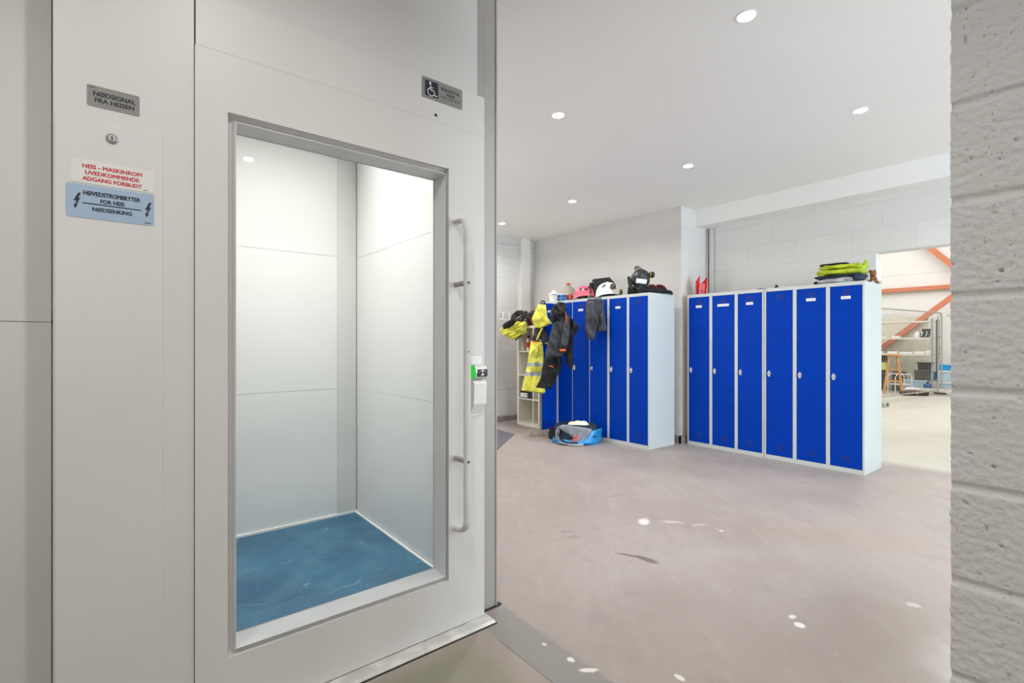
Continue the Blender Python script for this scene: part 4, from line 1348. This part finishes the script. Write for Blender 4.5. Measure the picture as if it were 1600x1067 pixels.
boot('black boot under the left side of the black helmet', 4.80, 3.69, RZ - .3, 0.80)
boot('black boot under the right side of the black helmet', 4.80, 3.53, RZ + .2, 0.85)
boot('red-lined black boot beside the black helmet', 4.89, 3.475, RZ + .05, 0.85, True)
boot('outermost red-lined black boot at the right end of the locker top', 5.03, 3.46, RZ + .1, 0.9, True)

# ------------------------------------------------------------------ on top of the right lockers
t = place('red_bracket', 'red metal bracket with two pointed cheeks on the locker top by the pier', 'bracket', 5.50, 3.20, 1.8, RZ)
MB().prism([(-.075, 0, 0), (-.075, 0, .165), (-.02, .02, .24), (-.012, .07, .24), (-.012, .07, 0), ], (-.003, 0, 0)).build('left_cheek', 'redmetal', t)
MB().prism([(-.078, 0, 0), (-.078, 0, .155), (-.018, .03, .235), (-.012, .09, 0)], (.003, -.002, 0)).build('cheek_face', 'redmetal', t)
MB().prism([(.040, .0, .0), (.056, 0, .10), (.060, .0, .228), (.018, .06, .145), (.018, .06, 0)], (.004, 0.001, 0)).build('right_cheek', 'redmetal', t)
MB().box(-.014, .045, .02, .03, 0, .150).box(-.014, .05, .0, .03, 0, .012).build('back_plate', 'redmetal', t)
MB().tube([(.005, .019, .055), (.005, .012, .055)], .008, 0, 10).build('knob', 'darkred', t)


def folded(name, label, x, y, z, L, Wd, h, mat, seed, n=30, roll=.5, cat='clothes'):
    """a garment folded flat: long loft with rounded ends and wavering thickness"""
    t = thing(name, label, cat, (x, y, z), PI / 2 - PI + .05 * ((seed * 7) % 3 - 1), 'folded clothes on the locker')
    mb = MB()
    rings = []
    for k in range(n):
        f = .5 - .5 * math.cos(PI * k / (n - 1))
        xx = -L / 2 + L * f
        e = math.sqrt(max(.03, 1 - abs(2 * f - 1) ** 10))
        hh = h / 2 * e * (1 + .45 * noise.noise(Vector((xx * 9, seed, 0))))
        ww = Wd / 2 * (.80 + .20 * e) * (1 + .15 * noise.noise(Vector((xx * 7, seed, 4))))
        r_ = []
        for i in range(26):
            a = 2 * PI * i / 26
            ca, sa = math.cos(a), math.sin(a)
            px_ = abs(ca) ** .6 * (1 if ca > 0 else -1)
            pz_ = abs(sa) ** .75 * (1 if sa > 0 else -1)
            wv = 1 + .18 * noise.noise(Vector((xx * 14 + ca, ca * 2, seed + sa * 2)))
            r_.append((xx, ww * px_ * wv, h / 2 + hh * pz_ * wv))
        rings.append(r_)
    mb.loft(rings).build('cloth', mat, t, smooth=True, angle=180)
    return t


folded('folded_sweater', 'light grey garment at the bottom of the clothes pile', 5.54, 1.745, 1.802, .36, .26, .055, 'greycloth', 1)
folded('folded_trousers', 'navy garment between the grey and lime clothes in the pile', 5.535, 1.745, 1.852, .40, .28, .036, 'navycloth', 2)
folded('folded_jacket', 'lime-yellow garment folded low in the pile on the locker', 5.53, 1.735, 1.882, .37, .26, .062, 'lime', 3)
folded('folded_vest', 'lime-yellow garment folded above the other lime one', 5.53, 1.725, 1.938, .36, .24, .050, 'lime', 9)
folded('folded_cloth', 'black cloth on the very top of the clothes pile', 5.54, 1.80, 1.982, .24, .14, .030, 'blackcloth', 14)
t = place('rolled_sleeve', 'rolled lime sleeve sticking up at the right of the pile', 'sleeve', 5.50, 1.545, 1.93, RZ)
mb = MB().tube([(-.08, 0, .03), (-.03, -.02, .0), (.0, -.01, .02), (.02, 0, .06), (.03, 0, .085)], [.018, .028, .03, .026, .012], 0, 12, True, .6)
mb.build('cloth', 'lime', t, smooth=True, subsurf=1)
t = place('dark_cloth_bundle', 'dark teal cloth bundle at the right foot of the pile', 'cloth', 5.43, 1.56, 1.835, RZ)
MB().tube([(-.07, 0, -.0), (-.03, -.01, .004), (.02, 0, 0), (.05, 0, -.005)], [.02, .032, .033, .02], 0, 14, True, .9).build('cloth', 'navycloth', t, smooth=True, subsurf=1)
t = place('black_shoe_tip', 'small black shoe sticking out left of the clothes pile', 'shoe', 5.45, 1.925, 1.80, RZ)
MB().tube([(-.04, 0, .018), (0, 0, .022), (.05, 0, .026)], [.012, .02, .022], 0, 12, True, 1.0).build('shoe_body', 'blackcloth', t, smooth=True, subsurf=1)
t = place('plush_toy', 'small brown plush animal at the right end of the clothes pile', 'soft toy', 5.77, 1.55, 1.80, RZ)
MB().lathe([(.01, .0), (.036, .01), (.042, .04), (.030, .075), (.01, .085)], n=18).build('toy_body', 'brown', t, smooth=True)
MB().lathe([(.01, .075), (.028, .085), (.034, .105), (.026, .128), (.008, .136)], n=18).build('toy_head', 'brown', t, smooth=True)
for sgn in (-1, 1):
    MB().lathe([(.003, 0), (.011, .006), (.012, .014), (.004, .02)], c=(sgn * .024, 0, .122), n=12).build('toy_ear', 'brown', t, smooth=True)
    MB().tube([(sgn * .03, -.01, .012), (sgn * .035, -.055, .014)], [.014, .016], 0, 10).build('toy_leg', 'canister', t, smooth=True)
t = place('glove_pair', 'pale worn glove leaning on the plush toy', 'glove', 5.68, 1.545, 1.80, RZ)
MB().tube([(-.03, -.01, .02), (-.03, 0, .07), (-.02, 0, .115)], [.02, .03, .016], 0, 12, True, .7).build('glove_hand', 'canister', t, smooth=True, subsurf=1)
t = place('rubber_bumper', 'tiny black rubber bumper on the locker top in the middle', 'bumper', 5.46, 2.32, 1.80)
MB().lathe([(.022, 0), (.022, .012), (.012, .03), (.014, .04), (.004, .044)], n=14).build('bumper_body', 'black', t, smooth=True)
t = place('cable_tie', 'short black strap lying across the joint of the right lockers', 'strap', 5.45, 2.47, 1.80, RZ)
MB().tube([(-.05, 0, .006), (-.01, 0, .013), (.03, -.01, .010), (.06, 0, .012)], .006, 0, 8).build('strap_band', 'black', t, smooth=True)

# ------------------------------------------------------------------ floor things
t = thing('sports_bag', 'open grey and navy holdall with orange stripes on the floor before the lockers', 'bag', (4.385, 4.22, 0), RZ)


def blob(rows, seed, n=40, amp=.10, sc=2.0):
    rings = []
    for (z, a_, b_, cx_, cy_) in rows:
        r_ = []
        for i in range(n):
            q = 2 * PI * i / n
            ca, sa = math.cos(q), math.sin(q)
            k = 1 + amp * noise.noise(Vector((ca * sc + seed, sa * sc, z * 7)))
            r_.append((cx_ + a_ * abs(ca) ** .8 * (1 if ca > 0 else -1) * k, cy_ + b_ * abs(sa) ** .8 * (1 if sa > 0 else -1) * k, max(0.001, z + .02 * noise.noise(Vector((ca * 3, sa * 3, seed))) * (1 if z > .02 else 0))))
        rings.append(r_)
    return rings


mb = MB().loft(blob([(.0, .23, .15, 0, 0), (.02, .27, .18, 0, 0), (.09, .275, .18, 0, 0), (.16, .27, .165, 0, 0), (.215, .245, .14, -.0, 0), (.23, .215, .115, 0, 0), (.20, .19, .10, 0, 0), (.16, .17, .08, 0, 0)], 3))
crumple(mb.build('bag_body', 'navycloth', t, smooth=True, angle=180), .018, 9, 2)
mb = MB()
for k in range(1):
    rings = []
    for j, (z, a_, b_) in enumerate([(.005, .27, .19), (.03, .30, .22), (.08, .305, .215), (.12, .30, .20), (.135, .29, .195)]):
        r_ = []
        for i in range(44):
            q = 2 * PI * i / 44
            ca, sa = math.cos(q), math.sin(q)
            up = max(0, ca * .8 - sa * .25) * .055 * (j / 4)
            kk = 1 + .10 * noise.noise(Vector((ca * 3.5, sa * 3.5, z * 14)))
            r_.append((a_ * ca * kk, b_ * sa * kk, z * (.45 + .55 * max(0.0, min(1.0, .35 + ca))) + up))
        rings.append(r_)
    mb.loft(rings, 0, cap=False)
crumple(mb.build('blue_outer_bag', 'bluebag', t, smooth=True, angle=50), .03, 9, 6)
mb = MB().tube([(-.24, -.12, .03), (-.20, -.19, .03), (-.12, -.235, .02), (-.02, -.245, .015), (.05, -.24, .02)], .011, 0, 8, True, .5)
mb.build('white_edging', 'greycloth', t, smooth=True)
BD = 6.03
d = BD
bag_cx = 902
for nm_, mt_, pl_, w_, sd_ in (('grey_side_panel', 'bag_grey', [(871, 664), (879, 660), (905, 664), (925, 667), (914, 676), (903, 681), (895, 682), (888, 675), (876, 668)], -.150, 3),
                             ('grey_end_panel', 'bag_grey', [(871, 664), (875, 667), (873, 678), (875, 688), (868, 683), (867.5, 672)], -.120, 4),
                             ('wide_strap', 'bag_grey', [(917, 667), (923, 668.5), (905, 690), (899, 694), (896, 692)], -.185, 5)):
    cloth_part(nm_, mt_, t, pl_, d, bag_cx, .035, w_, sd_, .4, .2)
for pts in ([(-.24, -.08, .19), (-.245, -.19, .12), (-.20, -.225, .05), (-.10, -.235, .03), (.0, -.235, .035)],
            [(-.14, .10, .22), (-.08, .06, .255), (.06, .06, .258), (.14, .10, .22)]):
    MB().tube(pts, .016, 0, 10, True, .35, up=(0, 1, 0)).build('carry_strap', 'navycloth', t, smooth=True, subsurf=1)
for k in range(3):
    x = -.07 + .03 * k
    MB().tube([(x - .02, -.222, .05), (x + .01, -.218, .085), (x + .04, -.205, .120)], .0065, 0, 8, True, .5).build('orange_stripe', 'orange', t)
t = thing('folded_towel', 'pale yellowish towel stuffed in the top of the holdall', 'towel', (4.385, 4.22, .175), RZ)
mb = MB()
rings = []
for k in range(10):
    f = k / 9
    xx = -.12 + .27 * f
    e = math.sqrt(max(.04, 1 - (2 * f - 1) ** 4))
    rings.append([(xx, -.02 + .085 * e * math.cos(a), .03 + .05 * e * math.sin(a) * (1 + .4 * noise.noise(Vector((xx * 20, math.cos(a) * 2, 3)))) + .012 * f) for a in [2 * PI * i / 20 for i in range(20)]])
mb.loft(rings).build('towel_cloth', plain('towel', '#e9e8cf', .9, vary=.05), t, smooth=True, angle=180)

t = thing('timber_offcut', 'short weathered timber block lying under the open locker door', 'timber', (4.33, 4.82, 0), RZ)
MB().box(-.145, .02, -.06, .03, 0.0, .055).box(-.02, .17, -.02, .05, 0, .05).build('timber_block', 'greywood', t, bevel=.004)
t = thing('work_shoe', 'black shoe with a red tab on the floor beside the timber', 'shoe', (4.37, 4.63, 0), RZ)
mb = MB()
rings = []
for (yy, w, h0, h1) in [(.13, .02, .01, .06), (.10, .045, .004, .10), (.04, .05, .004, .115), (-.02, .048, .004, .09), (-.08, .05, .004, .07), (-.13, .042, .006, .055), (-.15, .018, .012, .035)]:
    rings.append([(w * math.cos(a), yy, (h0 + h1) / 2 + (h1 - h0) / 2 * math.sin(a)) for a in [2 * PI * i / 18 for i in range(18)]])
mb.loft(rings).build('shoe_upper', 'blackcloth', t, smooth=True, angle=180)
MB().tube([(-.04, .02, .10), (0, .04, .125), (.035, .03, .10)], .007, 0, 8).build('red_tab', 'darkred', t, smooth=True)
MB().prism([(-.05, .12, 0.0), (.05, .12, 0), (.052, -.1, 0), (.02, -.155, 0), (-.02, -.155, 0), (-.052, -.1, 0)], (0, 0, .014)).build('shoe_sole', 'black', t)

tag(MB().prism([(4.09, 5.08, 0.001), (3.2, 4.35, 0.001), (2.9, 5.0, 0.001), (4.15, 5.56, 0.001)], (0, 0, .008)).build('floor_mat', 'mat', bevel=.002),
    'dark purple-grey doormat at the far left by the lift post', 'mat')
t = thing('wall_notice', 'white paper notice on the ribbed wall above the shelf', 'notice', (4.745, 6.128, 1.64))
MB().box(-.105, .105, -.003, 0, -.06, .075).build('paper_sheet', 'paper', t)
q = MB()
q.box(-.02, .06, -.0036, -.003, .050, .058, 0)
for k in range(5):
    q.box(-.02, .08 - .01 * (k % 3), -.0036, -.003, .03 - .014 * k, .0335 - .014 * k, 1)
q.box(-.085, -.07, -.0036, -.003, -.02, .055, 1)
q.build('print', ['ink_red', 'muff_grey'], t)

# ------------------------------------------------------------------ the hall beyond
fa, fb = Vector((15.05, 2.69, 0)), Vector((11.58, 3.17, 0))
t = thing('mesh_fence', 'galvanised temporary mesh fence panel seen through the hall opening', 'fence', (0, 0, 0))
t.location = fa
fd = (fb - fa)
L = fd.length
t.rotation_euler = (0, 0, math.atan2(fd.y, fd.x))
mb = MB()
r = .0155
mb.tube([(0, 0, .06), (0, 0, 1.80), (.02, 0, 1.88), (.09, 0, 1.92), (.4, 0, 1.925), (L - .09, 0, 1.925), (L - .02, 0, 1.88), (L, 0, 1.80), (L, 0, .06)], r, 0, 10)
mb.tube([(0, 0, .12), (L, 0, .12)], .013, 0, 8)
mb.build('tube_frame', 'galv', t, smooth=True)
MB().tube([(.20, 0, .12), (.20, 0, 1.86)], .0145, 0, 8).build('inner_post', 'galv', t, smooth=True)
mb = MB()
k = 0.1
while k < L:
    mb.box(k - .0013, k + .0013, -.0013, .0013, .12, 1.92)
    k += .09
for z in (.35, .6, .85, 1.1, 1.35, 1.6, 1.78):
    mb.box(0, L, -.0015, .0015, z - .0015, z + .0015)
mb.build('wire_mesh', 'galv', t)


def fence_foot(x, y, lb):
    t = thing('ballast_block', lb, 'ballast block', (x, y, 0), 0, 'fence ballast blocks')
    MB().prism([(-.13, -.35, 0), (.13, -.35, 0), (.13, -.33, .08), (.09, -.25, .14), (-.09, -.25, .14), (-.13, -.33, .08)], (0, .70, 0)).build('foot_block', 'concrete_block', t, bevel=.012)
    MB().box(-.136, -.125, -.12, .10, .03, .07).build('grip_slot', 'muff_grey', t)
    MB().box(-.05, .05, -.352, -.34, .03, .07).build('end_slot', 'muff_grey', t)


fence_foot(14.97, 2.69, 'pale concrete ballast block under the bent end of the fence')
fence_foot(11.42, 3.17, 'pale concrete ballast block peeping out beside the locker side')
t = thing('steel_bar', 'second fence tube running right from the fence end', 'fence', (15.1, 2.6, 0))
MB().tube([(0, 0, 1.86), (1.2, -1.2, 1.86)], .016, 0, 8).tube([(1.2, -1.2, 0), (1.2, -1.2, 1.86)], .016, 0, 8).tube([(0, 0, .12), (1.2, -1.2, .12)], .014, 0, 8).build('tube_rail', 'galv', t)

t = thing('steel_shelving', 'pale steel shelving with three loaded boards behind the fence', 'shelving', (15.6, 3.9, 0))
mb = MB()
for z in (1.74, 1.33, .93):
    mb.box(-.32, .25, -.98, 1.1, z - .018, z + .018)
mb.build('shelf_board', 'shelf_white', t)
for yy in (-.99, 1.1):
    for xx in (-.32, .22):
        MB().box(xx, xx + .035, yy - .02, yy + .02, 0, 1.80).build('upright', 'galv', t)
t = thing('tool_rail', 'dark vertical tool rail beside the shelving', 'rail', (15.5, 2.845, 0))
MB().box(-.02, .02, -.03, .03, .35, 1.78).build('rail_bar', 'muff_grey', t)
for z in (.9, 1.05, 1.3):
    MB().tube([(-.02, 0, z), (-.08, 0, z + .02), (-.08, -.06, z + .06)], .012, 0, 8).build('rail_hook', 'black', t)
tag(MB().box(16.5, 16.54, 3.22, 5.2, 0, 1.93).build('leaning_board', 'board'), 'wide cream board standing behind the steel shelving', 'board')
# shelf contents
t = thing('white_jug', 'white plastic jug on the middle shelf board', 'jug', (15.42, 3.21, 1.349))
MB().lathe([(.07, 0), (.075, .02), (.07, .10), (.035, .14), (.032, .165)], n=20).build('jug_body', 'white', t, smooth=True)
for k, lb in enumerate(['leaning black and white binder, left of the two on the shelf', 'leaning black and white binder, right of the two on the shelf']):
    t = thing('ring_binder', lb, 'binder', (15.42, 3.10 - .09 * k, 1.349), 0, 'binders on the shelf')
    MB().prism([(-.1, .04, 0), (-.1, -.01, 0), (-.1, -.05, .21), (-.1, .0, .21)], (.2, 0, 0)).build('binder_cover', 'black', t)
    MB().prism([(-.102, .025, .03), (-.102, .008, .03), (-.102, -.015, .15), (-.102, .002, .15)], (.002, 0, 0)).build('spine_label', 'white', t)
for k, (y, w, h) in enumerate([(4.10, .12, .03), (3.90, .2, .035), (3.62, .16, .045)]):
    tag(MB().box(15.3, 15.5, y - w / 2, y + w / 2, 1.349, 1.349 + h).build('paper_bundle', 'paper', bevel=.01),
        ['flat white bundle at the left of the middle board', 'wide white bundle on the middle board', 'white bundle nearest the jug'][k], 'bundle', 'bundles on the shelf')
for k, (y, w, h) in enumerate([(4.05, .30, .05), (3.70, .2, .05), (3.42, .26, .04), (3.15, .22, .055), (2.98, .1, .08)]):
    tag(MB().box(15.3, 15.52, y - w / 2, y + w / 2, .949, .949 + h).build('sheet_stack', 'white', bevel=.012),
        ['white sheets at the left of the lowest board', 'white sheets second from left on the lowest board', 'thin white sheets in the middle of the lowest board',
         'white sheets right of the middle on the lowest board', 'small white box at the right end of the lowest board'][k], 'sheets', 'sheets on the lowest board')


def crate(name, label, x, y, z, w, dp, h, mat, lid=None, group=None):
    t = thing(name, label, 'crate', (x, y, z), 0, group)
    mb = MB()
    mb.prism([(0, -w / 2 + .015, 0), (0, w / 2 - .015, 0), (0, w / 2, h), (0, -w / 2, h)], (dp, 0, 0))
    for i in range(6):
        yy = -w / 2 + .03 + (w - .06) * i / 5
        mb.box(-.006, 0, yy - .006, yy + .006, .02, h - .03)
    mb.build('crate_body', mat, t)
    MB().box(-.012, dp + .012, -w / 2 - .012, w / 2 + .012, h - (.0 if lid else .02), h + (.035 if lid else 0.005)).build('crate_lid' if lid else 'crate_rim', lid or mat, t, bevel=.004)
    return t


crate('plastic_tote', 'pale blue-grey tote on the hall floor under the crates', 15.25, 3.22, 0, .44, .3, .27, 'tote', 'tote')
crate('plastic_crate', 'lower dark grey crate standing on the pale tote', 15.25, 3.09, .306, .31, .3, .235, 'muff_grey', None, 'dark crates')
crate('plastic_crate', 'upper black crate on top of the dark grey crate', 15.25, 3.05, .548, .26, .3, .19, 'black', None, 'dark crates')
crate('blue_tote', 'clear tote with bright blue lid, top of the right stack', 15.35, 2.60, .56, .40, .3, .10, 'bright_blue', 'bright_blue', 'clear totes')
crate('clear_tote', 'clear pale tote in the middle of the right stack', 15.35, 2.60, .29, .40, .3, .23, 'tote', 'white', 'clear totes')
crate('clear_tote', 'clear pale tote at the bottom of the right stack', 15.35, 2.60, 0, .40, .3, .25, 'tote', 'white', 'clear totes')
t = thing('blue_canister', 'blue plastic canister beside the pale tote', 'canister', (15.165, 2.97, 0))
MB().box(-.055, .055, -.07, .07, 0, .24).build('canister_body', 'bluebin', t, bevel=.02)
MB().lathe([(.025, .24), (.025, .27), (.01, .275)], n=14).build('cap', 'black', t)
t = thing('brown_drum', 'small brown-grey drum right of the blue canister', 'drum', (15.19, 2.845, 0))
MB().lathe([(.07, 0), (.075, .05), (.07, .2), (.05, .27), (.03, .28)], n=20).build('drum_body', 'greywood', t, smooth=True)
t = thing('blue_bag', 'blue bag wedged beside the upper crates', 'bag', (15.30, 2.885, .30))
MB().prism([(0, -.03, 0), (0, .03, 0), (0, .02, .22), (0, -.02, .22)], (.15, 0, 0)).build('bag_body', 'bluebin', t, bevel=.01)
t = thing('grey_machine', 'dark grey machine behind the wooden stool', 'machine', (15.45, 3.58, 0))
MB().box(-.1, .1, -.12, .14, 0, .50).build('machine_body', 'muff_grey', t, bevel=.01)
MB().box(-.11, -.1, -.10, .10, .34, .48).build('machine_screen', 'black', t)
t = thing('dark_cabinet', 'dark box unit left of the stool behind the fence', 'cabinet', (15.45, 3.98, 0))
MB().box(-.1, .2, -.12, .3, .0, .52).build('cabinet_body', 'charcoal', t, bevel=.01)
t = thing('lime_crate', 'pale lime tub on the dark box unit', 'tub', (15.45, 3.95, .52))
MB().box(-.1, .15, -.12, .25, 0, .20).build('tub_body', 'brass', t, bevel=.015)
t = thing('black_tool', 'dark tool case on the lime tub', 'tool case', (15.45, 3.95, .72))
MB().box(-.1, .12, -.10, .22, 0, .17).build('case_body', 'black', t, bevel=.01)

t = thing('wooden_stool', 'tall three-legged pine bar stool behind the fence', 'stool', (14.5, 3.48, 0), .3)
MB().lathe([(.12, .905), (.15, .912), (.155, .925), (.15, .94), (.12, .945)], n=28).build('seat', 'wood', t, smooth=True)
for k in range(4):
    a = PI / 4 + k * PI / 2
    MB().tube([(.10 * math.cos(a), .10 * math.sin(a), .91), (.25 * math.cos(a), .25 * math.sin(a), 0)], .021, 0, 10).build('leg', 'wood', t, smooth=True)
for z in (.30, .58):
    f = 1 - z / .91
    rr = .10 + .15 * f
    mb = MB()
    for k in range(4):
        a, b_ = PI / 4 + k * PI / 2, PI / 4 + (k + 1) * PI / 2
        mb.tube([(rr * math.cos(a), rr * math.sin(a), z), (rr * math.cos(b_), rr * math.sin(b_), z)], .011, 0, 8)
    mb.build('rung', 'wood', t, smooth=True)
t = thing('white_step_frame', 'low white tubular frame stool behind the wooden stool', 'stool', (15.0, 3.47, 0), RZ)
for y_ in (-.12, .12):
    MB().tube([(-.20, y_, 0), (-.20, y_, .38), (-.16, y_, .45), (.16, y_, .45), (.20, y_, .38), (.20, y_, 0)], .013, 0, 8).build('hoop', 'white', t, smooth=True)
MB().box(-.18, .18, -.13, .13, .19, .21).build('step', 'white', t)
t = thing('rolled_rug', 'brown rolled rug with pale spots under the fence end', 'rug', (14.32, 3.04, 0), RZ)
MB().tube([(-.28, .04, .055), (0, 0, .06), (.27, -.04, .055)], .055, 0, 16).build('rug_roll', 'brownrug', t, smooth=True)
for k in range(5):
    MB().tube([(-.2 + .1 * k, -.058, .05 + .02 * (k % 2)), (-.17 + .1 * k, -.062, .05 + .02 * (k % 2))], .014, 0, 8).build('pale_spot', 'canister', t)
t = thing('plastic_sheet', 'crumpled white plastic lying on the rolled rug', 'plastic sheet', (14.42, 3.08, .112), RZ)
MB().tube([(-.20, .03, .02), (-.08, 0, .04), (.06, 0, .025), (.18, 0, .018)], [.02, .045, .04, .015], 0, 14, True, .8).build('sheet', 'white', t, smooth=True, subsurf=1)
